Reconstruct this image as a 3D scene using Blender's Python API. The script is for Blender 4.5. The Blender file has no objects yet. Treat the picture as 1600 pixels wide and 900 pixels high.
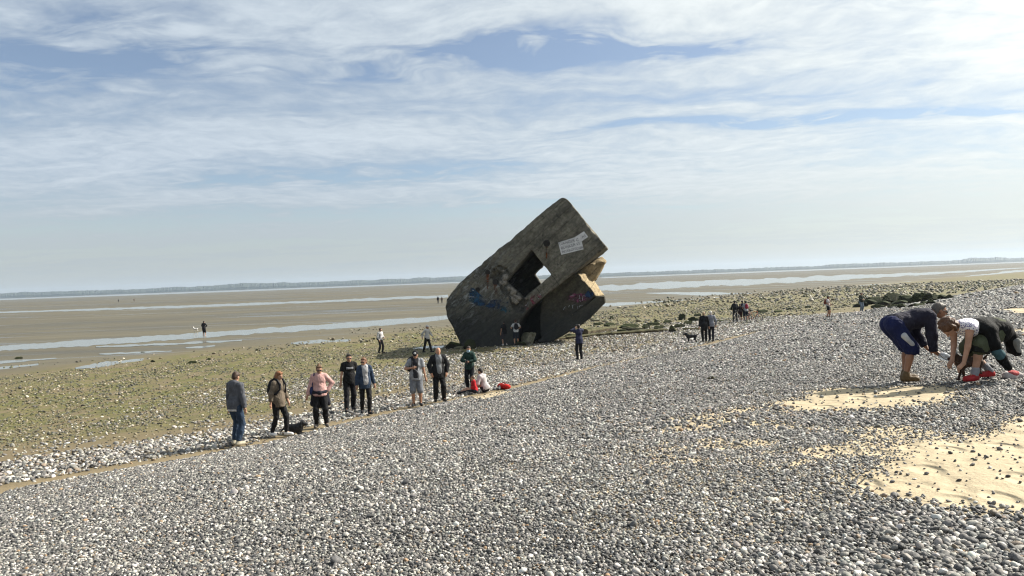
import bpy, bmesh, math, random
import numpy as np
from mathutils import Vector, Matrix, Euler
from mathutils.geometry import tessellate_polygon

random.seed(7)
RNG = np.random.default_rng(7)
scene = bpy.context.scene
COL = scene.collection
R = math.radians

# ------------------------------------------------------------------ camera
EYE = Vector((0.0, 0.0, 1.62))
F_PX = 1155.0
PITCH, ROLL = R(-0.71), R(2.09)
_f0 = Vector((0, math.cos(PITCH), math.sin(PITCH)))
_r0 = Vector((1, 0, 0))
_u0 = _r0.cross(_f0)
CR = _r0 * math.cos(ROLL) - _u0 * math.sin(ROLL)
CU = _r0 * math.sin(ROLL) + _u0 * math.cos(ROLL)
CF = _f0
cam_data = bpy.data.cameras.new('camera')
cam_data.sensor_width = 36.0
cam_data.lens = 36.0 * F_PX / 1600.0
cam_data.clip_start = 0.05
cam_data.clip_end = 20000.0
cam = bpy.data.objects.new('camera', cam_data)
COL.objects.link(cam)
M = Matrix.Identity(4)
for i in range(3):
    M[i][0], M[i][1], M[i][2], M[i][3] = CR[i], CU[i], -CF[i], EYE[i]
cam.matrix_world = M
scene.camera = cam

# ------------------------------------------------------------------ sky, sun, exposure
SUN_AZ = R(70.0)       # to the right of the view direction (+Y)
SUN_EL = R(38.0)
SUN_DIR = Vector((math.sin(SUN_AZ) * math.cos(SUN_EL), math.cos(SUN_AZ) * math.cos(SUN_EL), math.sin(SUN_EL)))
scene.view_settings.view_transform = 'Standard'
scene.view_settings.look = 'None'
scene.view_settings.exposure = 1.0
scene.view_settings.gamma = 1.0
scene.view_settings.use_curve_mapping = False
scene.cycles.use_denoising = True
scene.cycles.max_bounces = 6
scene.cycles.diffuse_bounces = 3
scene.cycles.volume_bounces = 0
scene.cycles.filter_width = 1.15


class NT:
    """tiny helper for building node trees"""
    def __init__(self, tree):
        self.t = tree
        tree.nodes.clear()

    def n(self, typ, _in=None, **props):
        nd = self.t.nodes.new(typ)
        for k, v in props.items():
            setattr(nd, k, v)
        if _in:
            for k, v in _in.items():
                self.set(nd.inputs[k], v)
        return nd

    def set(self, sock, v):
        if isinstance(v, bpy.types.NodeSocket):
            self.t.links.new(v, sock)
        elif isinstance(v, bpy.types.Node):
            self.t.links.new(v.outputs[0], sock)
        else:
            if isinstance(v, (tuple, list)) and len(v) == 3 and sock.type == 'RGBA':
                v = (*v, 1.0)
            sock.default_value = v

    def math(self, op, a, b=None, c=None, clamp=False):
        nd = self.n('ShaderNodeMath', operation=op, use_clamp=clamp)
        self.set(nd.inputs[0], a)
        if b is not None:
            self.set(nd.inputs[1], b)
        if c is not None:
            self.set(nd.inputs[2], c)
        return nd.outputs[0]

    def mix(self, fac, a, b, blend='MIX'):
        nd = self.n('ShaderNodeMix', data_type='RGBA', blend_type=blend)
        self.set(nd.inputs[0], fac)
        self.set(nd.inputs[6], a)
        self.set(nd.inputs[7], b)
        return nd.outputs[2]

    def ramp(self, fac, stops):
        nd = self.n('ShaderNodeValToRGB')
        el = nd.color_ramp.elements
        while len(el) < len(stops):
            el.new(0.5)
        for e, (p, c) in zip(el, stops):
            e.position = p
            e.color = (c, c, c, 1) if isinstance(c, (int, float)) else (*c, 1)
        self.set(nd.inputs[0], fac)
        return nd.outputs[0]

    def map(self, v, a, b, c=0.0, d=1.0, smooth=True):
        nd = self.n('ShaderNodeMapRange')
        nd.interpolation_type = 'SMOOTHSTEP' if smooth else 'LINEAR'
        for k, x in zip((0, 1, 2, 3, 4), (v, a, b, c, d)):
            self.set(nd.inputs[k], x)
        return nd.outputs[0]

    def noise(self, vec, scale, detail=4, rough=0.55, dist=0.0, dims='3D'):
        nd = self.n('ShaderNodeTexNoise', noise_dimensions=dims)
        self.set(nd.inputs['Vector'], vec)
        self.set(nd.inputs['Scale'], scale)
        self.set(nd.inputs['Detail'], detail)
        self.set(nd.inputs['Roughness'], rough)
        self.set(nd.inputs['Distortion'], dist)
        return nd.outputs[0]

    def vscale(self, vec, s):
        nd = self.n('ShaderNodeVectorMath', operation='MULTIPLY')
        self.set(nd.inputs[0], vec)
        self.set(nd.inputs[1], s)
        return nd.outputs[0]


world = bpy.data.worlds.new('World')
scene.world = world
world.use_nodes = True
w = NT(world.node_tree)
sky = w.n('ShaderNodeTexSky', sky_type='NISHITA', sun_disc=False)
sky.sun_elevation = SUN_EL
sky.sun_rotation = SUN_AZ
sky.air_density = 1.0
sky.dust_density = 0.4
sky.ozone_density = 1.0
tc = w.n('ShaderNodeTexCoord')
sep = w.n('ShaderNodeSeparateXYZ', {0: tc.outputs['Generated']})
X, Y, Zc = sep.outputs
zz = w.math('ADD', w.math('MAXIMUM', Zc, 0.0), 0.05)
cx_ = w.math('DIVIDE', X, zz)
cy_ = w.math('DIVIDE', Y, zz)
# the cloud sheet lies on a plane high above: streets run across the view, a little turned
ca, sa = math.cos(R(4)), math.sin(R(4))
px_ = w.math('SUBTRACT', w.math('MULTIPLY', cx_, ca), w.math('MULTIPLY', cy_, sa))
py_ = w.math('ADD', w.math('MULTIPLY', cx_, sa), w.math('MULTIPLY', cy_, ca))
pv = w.n('ShaderNodeCombineXYZ', {0: px_, 1: py_, 2: 0.0}).outputs[0]
warp = w.noise(pv, 0.7, 3, 0.6)
pyw = w.math('ADD', py_, w.math('MULTIPLY', w.math('SUBTRACT', warp, 0.5), 1.1))
pxw = w.math('ADD', px_, w.math('MULTIPLY', w.math('SUBTRACT', w.noise(pv, 1.3, 3, 0.6), 0.5), 1.6))
big = w.noise(w.n('ShaderNodeCombineXYZ', {0: w.math('MULTIPLY', px_, 0.33), 1: pyw, 2: 3.7}).outputs[0], 0.75, 5, 0.55)
mid = w.noise(w.n('ShaderNodeCombineXYZ', {0: w.math('MULTIPLY', px_, 0.55), 1: pyw, 2: 9.1}).outputs[0], 2.6, 6, 0.62, 0.6)
fine = w.noise(w.n('ShaderNodeCombineXYZ', {0: px_, 1: pyw, 2: 1.3}).outputs[0], 7.0, 5, 0.65)


def street(c, wd, amp, x0, x1):
    """a long gap between two cloud streets, at plane depth c"""
    d = w.math('DIVIDE', w.math('SUBTRACT', pyw, c), wd)
    g = w.math('EXPONENT', w.math('MULTIPLY', w.math('MULTIPLY', d, d), -1.0))
    e = w.math('MULTIPLY', w.map(pxw, x0 - 0.45, x0 + 0.45), w.map(pxw, x1 + 0.45, x1 - 0.45))
    return w.math('MULTIPLY', w.math('MULTIPLY', g, e), amp)


gaps = w.math('ADD', street(2.78, 0.17, 0.8, -0.75, 0.55),
              w.math('ADD', street(4.0, 0.10, 0.7, 0.1, 2.5),
                     w.math('ADD', street(4.95, 0.40, 0.62, -2.4, -0.3), w.math('ADD', street(6.6, 0.7, 0.3, -4.6, 0.0), street(2.45, 0.5, 0.55, -2.6, -1.0)))))
cov = w.math('ADD', w.math('MULTIPLY', big, 0.9), w.math('MULTIPLY', mid, 0.75))
cov = w.math('ADD', cov, w.math('MULTIPLY', fine, 0.42))
rip = w.noise(w.n('ShaderNodeCombineXYZ', {0: w.math('MULTIPLY', px_, 0.7), 1: pyw, 2: 5.5}).outputs[0], 4.2, 4, 0.6, 0.3)
gaps = w.math('MULTIPLY', gaps, w.map(rip, 0.33, 0.66, 0.12, 1.15))
cov = w.math('SUBTRACT', cov, gaps)
cover = w.map(cov, 0.42, 1.22)
cover = w.math('MAXIMUM', w.math('MAXIMUM', cover, 0.16), w.map(Zc, 0.17, 0.0, 0.0, 0.93))
dot = w.n('ShaderNodeVectorMath', {0: tc.outputs['Generated'], 1: tuple(SUN_DIR)}, operation='DOT_PRODUCT').outputs['Value']
dotc = w.math('MAXIMUM', dot, 0.0)
glow = w.math('ADD', w.math('MULTIPLY', w.math('POWER', dotc, 2.2), 7.0), w.math('MULTIPLY', w.math('POWER', dotc, 20.0), 10.0))
shade = w.math('ADD', w.math('MULTIPLY', w.map(cov, 0.75, 1.5), 1.9), w.math('MULTIPLY', w.math('SUBTRACT', fine, 0.5), 0.9))
lum = w.math('ADD', w.math('ADD', 4.9, shade), glow)
cl_col = w.n('ShaderNodeCombineColor', {0: w.math('ADD', w.math('ADD', lum, -0.35), w.math('MULTIPLY', glow, 0.22)), 1: w.math('ADD', w.math('ADD', lum, 0.5), w.math('MULTIPLY', glow, 0.12)), 2: w.math('ADD', w.math('MULTIPLY', lum, 0.97), w.math('ADD', 1.6, w.math('MULTIPLY', glow, -0.16)))}).outputs[0]
hz_col = w.n('ShaderNodeCombineColor', {0: w.math('ADD', 4.75, w.math('MULTIPLY', glow, 1.0)), 1: w.math('ADD', 5.3, w.math('MULTIPLY', glow, 0.97)), 2: w.math('ADD', 5.5, w.math('MULTIPLY', glow, 0.80))}).outputs[0]
cl_col = w.mix(w.map(Zc, 0.16, 0.02), cl_col, hz_col)
clear = w.mix(1.0, sky.outputs[0], (1.14, 1.13, 1.17), 'MULTIPLY')
skyc = w.mix(cover, clear, cl_col)
bg = w.n('ShaderNodeBackground', {'Color': skyc, 'Strength': 0.05})
w.n('ShaderNodeOutputWorld', {'Surface': bg.outputs[0]})

sun_data = bpy.data.lights.new('sun', 'SUN')
sun_data.energy = 5.0
sun_data.angle = R(0.55)
sun_data.color = (1.0, 0.94, 0.84)
sun = bpy.data.objects.new('sun', sun_data)
sun.rotation_euler = SUN_DIR.to_track_quat('Z', 'Y').to_euler()
sun.location = SUN_DIR * 60
COL.objects.link(sun)


# ------------------------------------------------------------------ helpers
def tag(o, label=None, cat=None, group=None, kind=None):
    if label:
        o['label'] = label
    if cat:
        o['category'] = cat
    if group:
        o['group'] = group
    if kind:
        o['kind'] = kind
    return o


def empty(name, loc=(0, 0, 0), rz=0.0):
    o = bpy.data.objects.new(name, None)
    o.empty_display_size = 0.2
    o.location = loc
    o.rotation_euler = (0, 0, rz)
    COL.objects.link(o)
    return o


def mesh_np(name, V, F, mat=None, smooth=True):
    """mesh from numpy vertices and equal-sized faces"""
    V = np.asarray(V, dtype=np.float32)
    F = np.asarray(F, dtype=np.int32)
    me = bpy.data.meshes.new(name)
    me.vertices.add(len(V))
    me.vertices.foreach_set('co', V.ravel())
    n, k = F.shape
    me.loops.add(n * k)
    me.loops.foreach_set('vertex_index', F.ravel())
    me.polygons.add(n)
    me.polygons.foreach_set('loop_start', np.arange(0, n * k, k, dtype=np.int32))
    me.polygons.foreach_set('loop_total', np.full(n, k, dtype=np.int32))
    me.polygons.foreach_set('use_smooth', np.full(n, smooth, dtype=bool))
    me.update(calc_edges=True)
    if mat:
        me.materials.append(mat)
    return me


def obj(name, me, parent=None, loc=None, rz=None):
    o = bpy.data.objects.new(name, me)
    COL.objects.link(o)
    if parent:
        o.parent = parent
    if loc is not None:
        o.location = loc
    if rz is not None:
        o.rotation_euler = (0, 0, rz)
    return o


def bm_mesh(name, bm, mat=None, smooth=False):
    me = bpy.data.meshes.new(name)
    bmesh.ops.recalc_face_normals(bm, faces=bm.faces)
    bm.to_mesh(me)
    bm.free()
    if smooth:
        me.polygons.foreach_set('use_smooth', np.ones(len(me.polygons), dtype=bool))
    if mat:
        me.materials.append(mat)
    return me


def hash2(ix, iy, seed):
    h = (ix.astype(np.int64) * 374761393 + iy.astype(np.int64) * 668265263 + seed * 1442695041) & 0xFFFFFFFF
    h = ((h ^ (h >> 13)) * 1274126177) & 0xFFFFFFFF
    return ((h ^ (h >> 16)) & 0xFFFF) / 65535.0


def vnoise(x, y, seed=0):
    ix, iy = np.floor(x), np.floor(y)
    fx, fy = x - ix, y - iy
    fx, fy = fx * fx * (3 - 2 * fx), fy * fy * (3 - 2 * fy)
    a, b = hash2(ix, iy, seed), hash2(ix + 1, iy, seed)
    c, d = hash2(ix, iy + 1, seed), hash2(ix + 1, iy + 1, seed)
    return (a + (b - a) * fx) * (1 - fy) + (c + (d - c) * fx) * fy


def fbm(x, y, seed=0, octs=4, gain=0.5):
    s, amp, tot = 0, 1, 0
    for o in range(octs):
        s = s + amp * vnoise(x * 2 ** o + 17.3 * o, y * 2 ** o - 9.1 * o, seed + o)
        tot += amp
        amp *= gain
    return s / tot


def sstep(a, b, x):
    t = np.clip((x - a) / (b - a), 0, 1)
    return t * t * (3 - 2 * t)


# ------------------------------------------------------------------ the lie of the land
TOE = np.array([(-70, -120), (-21, -10), (-9.9, 14.2), (-6.45, 17.4), (-5.2, 19.8), (-3.0, 22.9), (-0.2, 26.8),
                (2.95, 31.6), (9.3, 38.8), (15.5, 47.2), (21.8, 54.5), (46, 80), (120, 150), (600, 620), (3000, 2900), (9000, 8000)], dtype=float)


def toe_dist(x, y):
    """distance from the toe of the shingle bank, positive up the bank"""
    best = np.full(np.shape(x), 1e18)
    sgn = np.ones(np.shape(x))
    for (ax, ay), (bx, by) in zip(TOE[:-1], TOE[1:]):
        dx, dy = bx - ax, by - ay
        t = np.clip(((x - ax) * dx + (y - ay) * dy) / (dx * dx + dy * dy), 0, 1)
        qx, qy = x - (ax + t * dx), y - (ay + t * dy)
        d2 = qx * qx + qy * qy
        cr = dx * qy - dy * qx
        m = d2 < best
        best = np.where(m, d2, best)
        sgn = np.where(m, np.where(cr > 0, -1.0, 1.0), sgn)
    return np.sqrt(best) * sgn


def ground(x, y):
    x = np.asarray(x, dtype=float)
    y = np.asarray(y, dtype=float)
    s = toe_dist(x, y)
    zt = -2.4 + 0.32 * sstep(30, 14, y)
    low = zt - 1.2 * (1 - np.exp(np.minimum(s, 0) / 25.0))
    low = low * (1 - sstep(-34, -56, s)) + (-3.6) * sstep(-34, -56, s)
    k = 6.0
    t = np.maximum(s, 0) / 12.2
    f = 1 - np.log1p(np.exp(np.clip(k * (1 - t), -40, 40))) / k
    f = f + 0.000413
    z = np.where(s > 0, zt - zt * f, low)
    near = np.exp(-np.maximum(np.hypot(x, y) - 40, 0) / 60.0)
    z = z + (fbm(x * 0.35, y * 0.35, 3, 3) - 0.5) * 0.16 * near * sstep(0.5, 4, s)
    z = z + (fbm(x * 1.3, y * 1.3, 8, 3) - 0.5) * 0.05 * near * sstep(-2, 1, s)
    z = z + (fbm(x * 0.2, y * 0.2, 5, 4) - 0.5) * 0.22 * sstep(-1.0, -5, s) * (1 - sstep(-30, -55, s)) * near
    # a shallow runnel lined with sand follows the toe
    z = z - 0.07 * np.exp(-((s - 0.15) / 0.45) ** 2) * near
    return z


def ray(px, py):
    return (CF + CR * ((px - 800) / F_PX) - CU * ((py - 450) / F_PX)).normalized()


def G(px, py):
    """the point of the ground that a photo pixel looks at"""
    d = ray(px, py)
    ts = np.geomspace(2.0, 6000.0, 900)
    for _ in range(3):
        P = np.outer(ts, np.array(d)) + np.array(EYE)
        below = P[:, 2] < ground(P[:, 0], P[:, 1])
        i = int(np.argmax(below))
        if not below[i]:
            i = len(ts) - 1
        ts = np.linspace(ts[max(i - 1, 0)], ts[i], 60)
    p = P[i]
    return Vector((p[0], p[1], float(ground(p[0], p[1]))))


def at_z(px, py, z):
    d = ray(px, py)
    return EYE + d * ((z - EYE.z) / d.z)


def gz(x, y):
    return float(ground(np.array([x]), np.array([y]))[0])


def poly_px(pts):
    return np.array([G(*p)[:2] for p in pts])


def inside_poly(x, y, poly):
    c = np.zeros(np.shape(x), dtype=bool)
    n = len(poly)
    for i in range(n):
        x1, y1 = poly[i]
        x2, y2 = poly[(i + 1) % n]
        m = ((y1 > y) != (y2 > y)) & (x < (x2 - x1) * (y - y1) / (y2 - y1 + 1e-12) + x1)
        c ^= m
    return c


def poly_dist(x, y, poly):
    """signed distance, negative inside"""
    best = np.full(np.shape(x), 1e18)
    n = len(poly)
    for i in range(n):
        ax, ay = poly[i]
        bx, by = poly[(i + 1) % n]
        dx, dy = bx - ax, by - ay
        t = np.clip(((x - ax) * dx + (y - ay) * dy) / (dx * dx + dy * dy + 1e-12), 0, 1)
        best = np.minimum(best, (x - ax - t * dx) ** 2 + (y - ay - t * dy) ** 2)
    return np.where(inside_poly(x, y, poly), -1, 1) * np.sqrt(best)


# dry sand blown over the bank: outlines read off the photograph and laid on the ground
SANDS = [
    (poly_px([(1190, 630), (1300, 608), (1400, 603), (1480, 601), (1580, 600), (1520, 620), (1400, 636), (1310, 644), (1220, 646)]), 0.35),
    (poly_px([(1370, 722), (1440, 690), (1600, 652), (1800, 640), (1800, 822), (1660, 822), (1560, 800), (1470, 790), (1400, 775), (1360, 745)]), 0.3),
    (poly_px([(1555, 484), (1600, 481), (1700, 478), (1700, 484), (1600, 490)]), 0.3),
    (poly_px([(1570, 518), (1640, 510), (1700, 512), (1640, 524)]), 0.3),
    (poly_px([(722, 624), (745, 613), (790, 606), (812, 610), (790, 618), (750, 628)]), 0.25),
]
SPARSE = poly_px([(960, 640), (1120, 625), (1240, 610), (1420, 640), (1600, 630), (1700, 680), (1500, 760), (1300, 800), (1120, 850), (1000, 800), (900, 720)])


def sand_mask(x, y):
    n = (fbm(x * 1.1, y * 1.1, 21, 4) - 0.5) * 1.0
    m = np.zeros(np.shape(x))
    for p, soft in SANDS:
        d = poly_dist(x, y, p) + n * 0.8
        m = np.maximum(m, sstep(soft, -soft, d))
    d = poly_dist(x, y, SPARSE)
    patch = sstep(0.44, 0.62, fbm(x * 1.3 + 3, y * 1.3, 31, 4)) * sstep(0.6, -1.4, d) * 0.75
    return np.maximum(m, patch)


# ------------------------------------------------------------------ the beach sheet
def axis(a, b, step, lo, hi, grow):
    mid_ = list(np.arange(a, b + 1e-6, step))
    up, st, v = [], step, b
    while v < hi:
        st *= grow
        v += st
        up.append(v)
    dn, st, v = [], step, a
    while v > lo:
        st *= grow
        v -= st
        dn.append(v)
    return np.array(dn[::-1] + mid_ + up)


xs = axis(-13, 15, 0.16, -5200, 5200, 1.055)
ys = axis(2, 32, 0.16, -30, 5200, 1.045)
GX, GY = np.meshgrid(xs, ys)
GZ = ground(GX, GY)
gx, gy = GX.ravel(), GY.ravel()
S = toe_dist(gx, gy)
nx_, ny_ = len(xs), len(ys)
ii = np.arange(nx_ * ny_).reshape(ny_, nx_)
FQ = np.stack([ii[:-1, :-1], ii[:-1, 1:], ii[1:, 1:], ii[1:, :-1]], -1).reshape(-1, 4)
nsp = (fbm(gx * 0.9, gy * 0.9, 33, 4) - 0.5) * 3.0
z_shingle = sstep(0.25, 0.75, S + (fbm(gx * 1.2, gy * 1.2, 12, 3) - 0.5) * 0.7)
z_sand = np.maximum(sand_mask(gx, gy), 0.75 * sstep(1.2, -0.8, poly_dist(gx, gy, SPARSE) + nsp)) * sstep(0.0, 0.5, S)
z_path = np.exp(-((S - 0.15) / 0.55) ** 2)
nb = (fbm(gx * 0.12, gy * 0.12, 41, 4) - 0.5)
z_green = sstep(-5, -13, S + nb * 14) * sstep(-52, -26, S + nb * 26)
z_green = z_green * (0.35 + 0.65 * sstep(-16, 22, -gx + nb * 20 + 10)) + 0.9 * sstep(-1, -5, S + nb * 6) * sstep(-66, -40, S + nb * 22) * sstep(2, 22, gx)
z_green = np.clip(z_green, 0, 1)
z_flat = sstep(-30, -48, S + nb * 18 + 16 * sstep(5, 30, gx))


def build_beach_material():
    m = bpy.data.materials.new('beach')
    m.use_nodes = True
    t = NT(m.node_tree)
    A = t.n('ShaderNodeAttribute', attribute_name='zoneA')
    B = t.n('ShaderNodeAttribute', attribute_name='zoneB')
    sA = t.n('ShaderNodeSeparateColor', {0: A.outputs['Color']})
    sB = t.n('ShaderNodeSeparateColor', {0: B.outputs['Color']})
    shin, sand, green = sA.outputs
    path, flat, _ = sB.outputs
    pos = t.n('ShaderNodeNewGeometry').outputs['Position']
    n1 = t.noise(pos, 3.0, 6, 0.65)
    n2 = t.noise(pos, 0.5, 5, 0.6)
    n3 = t.noise(pos, 28.0, 3, 0.6)
    # tan sand of the upper beach
    tan = t.mix(n1, (0.105, 0.080, 0.040), (0.165, 0.127, 0.068))
    tan = t.mix(t.map(n3, 0.52, 0.72), tan, (0.12, 0.10, 0.07))
    # weed film over the stony platform
    weed = t.mix(t.map(n1, 0.3, 0.7), (0.050, 0.056, 0.012), (0.135, 0.122, 0.034))
    low = t.mix(t.math('MULTIPLY', green, t.map(t.noise(t.vscale(pos, (0.8, 0.45, 1.0)), 1.0, 7, 0.75), 0.38, 0.58)), tan, weed)
    # tidal flats: sand ripples and mud lying in long bands
    sc = t.vscale(pos, (0.010, 0.045, 1.0))
    b1 = t.noise(sc, 1.0, 6, 0.62, 0.4)
    b2 = t.noise(t.vscale(pos, (0.08, 0.35, 1.0)), 1.0, 5, 0.6)
    fl = t.mix(t.map(b1, 0.36, 0.62), (0.072, 0.066, 0.046), (0.102, 0.091, 0.060))
    fl = t.mix(t.map(b2, 0.45, 0.7, 0.0, 0.45), fl, (0.060, 0.052, 0.038))
    low = t.mix(flat, low, fl)
    # pebble ground seen between and beyond the loose stones
    def pebbles(size, seed):
        vo = t.n('ShaderNodeTexVoronoi', feature='F1', voronoi_dimensions='3D')
        t.set(vo.inputs['Vector'], t.n('ShaderNodeVectorMath', {0: pos, 1: (seed, seed, seed)}, operation='ADD').outputs[0])
        t.set(vo.inputs['Scale'], 1.0 / size)
        return vo.outputs['Distance'], vo.outputs['Color']
    d1, c1 = pebbles(0.05, 0.0)
    v = t.n('ShaderNodeSeparateColor', {0: c1}).outputs[0]
    stone = t.ramp(v, [(0.0, (0.03, 0.03, 0.031)), (0.35, (0.085, 0.082, 0.078)), (0.6, (0.16, 0.15, 0.135)), (0.85, (0.33, 0.31, 0.28)), (1.0, (0.5, 0.48, 0.44))])
    stone = t.mix(t.map(d1, 0.30, 0.55), stone, (0.02, 0.018, 0.015))
    stone = t.mix(t.map(n2, 0.4, 0.7, 0.0, 0.25), stone, (0.25, 0.22, 0.17))
    dry = t.mix(n1, (0.35, 0.283, 0.18), (0.405, 0.335, 0.22))
    dry = t.mix(t.map(n3, 0.6, 0.75, 0.0, 0.35), dry, (0.27, 0.22, 0.15))
    col = t.mix(shin, low, stone)
    pth = t.math('MULTIPLY', path, t.map(n2, 0.2, 0.5))
    col = t.mix(pth, col, t.mix(n1, (0.17, 0.133, 0.078), (0.24, 0.19, 0.115)))
    col = t.mix(t.map(t.math('ADD', sand, t.math('MULTIPLY', t.math('SUBTRACT', n3, 0.5), 0.4)), 0.25, 0.6), col, dry)
    # relief
    bh = t.math('MULTIPLY', t.math('MULTIPLY', d1, -0.05), t.math('MULTIPLY', shin, t.math('SUBTRACT', 1.0, sand)))
    rip = t.noise(t.vscale(pos, (1.2, 5.0, 1.0)), 1.0, 3, 0.5)
    bh = t.math('ADD', bh, t.math('MULTIPLY', rip, t.math('MULTIPLY', flat, 0.05)))
    bh = t.math('ADD', bh, t.math('MULTIPLY', n1, 0.05))
    bh = t.math('ADD', bh, t.math('MULTIPLY', n3, 0.008))
    bh = t.math('ADD', bh, t.math('MULTIPLY', t.math('MULTIPLY', sand, shin), t.math('MULTIPLY', t.map(t.noise(pos, 2.6, 2, 0.5), 0.30, 0.55), 0.03)))
    fv = t.n('ShaderNodeTexVoronoi', feature='F1', voronoi_dimensions='2D')
    t.set(fv.inputs['Vector'], t.vscale(pos, (1.9, 1.3, 1.0)))
    t.set(fv.inputs['Scale'], 1.0)
    foot = t.math('MULTIPLY', t.map(fv.outputs['Distance'], 0.10, 0.26, -0.05, 0.0), t.math('MULTIPLY', sand, shin))
    bh = t.math('ADD', bh, foot)
    bump = t.n('ShaderNodeBump', {'Strength': 0.8, 'Distance': 1.0, 'Height': bh})
    b3 = t.noise(t.vscale(pos, (0.022, 0.12, 1.0)), 1.0, 6, 0.66, 0.8)
    wet = t.math('MULTIPLY', flat, t.math('MAXIMUM', t.math('MULTIPLY', t.map(b1, 0.52, 0.34), 0.6), t.map(b3, 0.53, 0.63)))
    rough = t.map(wet, 0.0, 1.0, 0.85, 0.24, False)
    p = t.n('ShaderNodeBsdfPrincipled', {'Base Color': col, 'Roughness': rough, 'Normal': bump.outputs[0]})
    t.set(p.inputs['Specular IOR Level'], 0.35)
    t.n('ShaderNodeOutputMaterial', {'Surface': p.outputs[0]})
    return m


MAT_BEACH = build_beach_material()
me = mesh_np('beach', np.stack([gx, gy, GZ.ravel()], 1), FQ, MAT_BEACH)
for nm, arrs in (('zoneA', (z_shingle, z_sand, z_green)), ('zoneB', (z_path, z_flat, np.zeros_like(S)))):
    at = me.attributes.new(nm, 'FLOAT_COLOR', 'POINT')
    at.data.foreach_set('color', np.stack([*arrs, np.ones_like(S)], 1).astype(np.float32).ravel())
BEACH = obj('beach', me)
tag(BEACH, 'long shingle and sand beach running down to wide tidal flats', kind='structure')


# ------------------------------------------------------------------ water on the flats
def water_material():
    m = bpy.data.materials.new('water')
    m.use_nodes = True
    t = NT(m.node_tree)
    pos = t.n('ShaderNodeNewGeometry').outputs['Position']
    rp = t.noise(t.vscale(pos, (1.0, 2.2, 1.0)), 2.2, 3, 0.6)
    bump = t.n('ShaderNodeBump', {'Strength': 0.35, 'Distance': 0.03, 'Height': rp})
    p = t.n('ShaderNodeBsdfPrincipled', {'Base Color': (0.15, 0.155, 0.135), 'Roughness': 0.12, 'IOR': 1.33, 'Normal': bump.outputs[0]})
    t.n('ShaderNodeOutputMaterial', {'Surface': p.outputs[0]})
    return m


MAT_WATER = water_material()


def water_strip(name, label, top, bot, z=-3.585, jag=0.25, on_ground=False):
    """a sheet of water whose far and near banks are given as pixel lines"""
    x0 = max(top[0][0], bot[0][0])
    x1 = min(top[-1][0], bot[-1][0])
    n = max(20, int((x1 - x0) / 3))
    px = np.linspace(x0, x1, n)
    ty = np.interp(px, [p[0] for p in top], [p[1] for p in top])
    by = np.interp(px, [p[0] for p in bot], [p[1] for p in bot])
    th = by - ty
    sd = len(name) + int(x0) + int(ty[0])
    wob = (fbm(px * 0.05, px * 0 + sd, sd, 5, 0.75) - 0.5) * 3
    wob2 = (fbm(px * 0.06, px * 0 + sd + 50, sd, 5, 0.75) - 0.5) * 3
    ty = ty + wob * th * jag
    by = by + wob2 * th * jag
    V = []
    for a, b, c in zip(px, ty, by):
        if on_ground:
            g = G(a, (b + c) / 2)
            zl = g.z + 0.03
        else:
            zl = z
        if c - b < 0.15:
            c = b + 0.15
        V += [at_z(a, b, zl)[:], at_z(a, c, zl)[:]]
    F = [(2 * i + 1, 2 * i + 3, 2 * i + 2, 2 * i) for i in range(n - 1)]
    me = mesh_np(name, V, F, MAT_WATER, False)
    return tag(obj(name, me), label, kind='structure')


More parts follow.
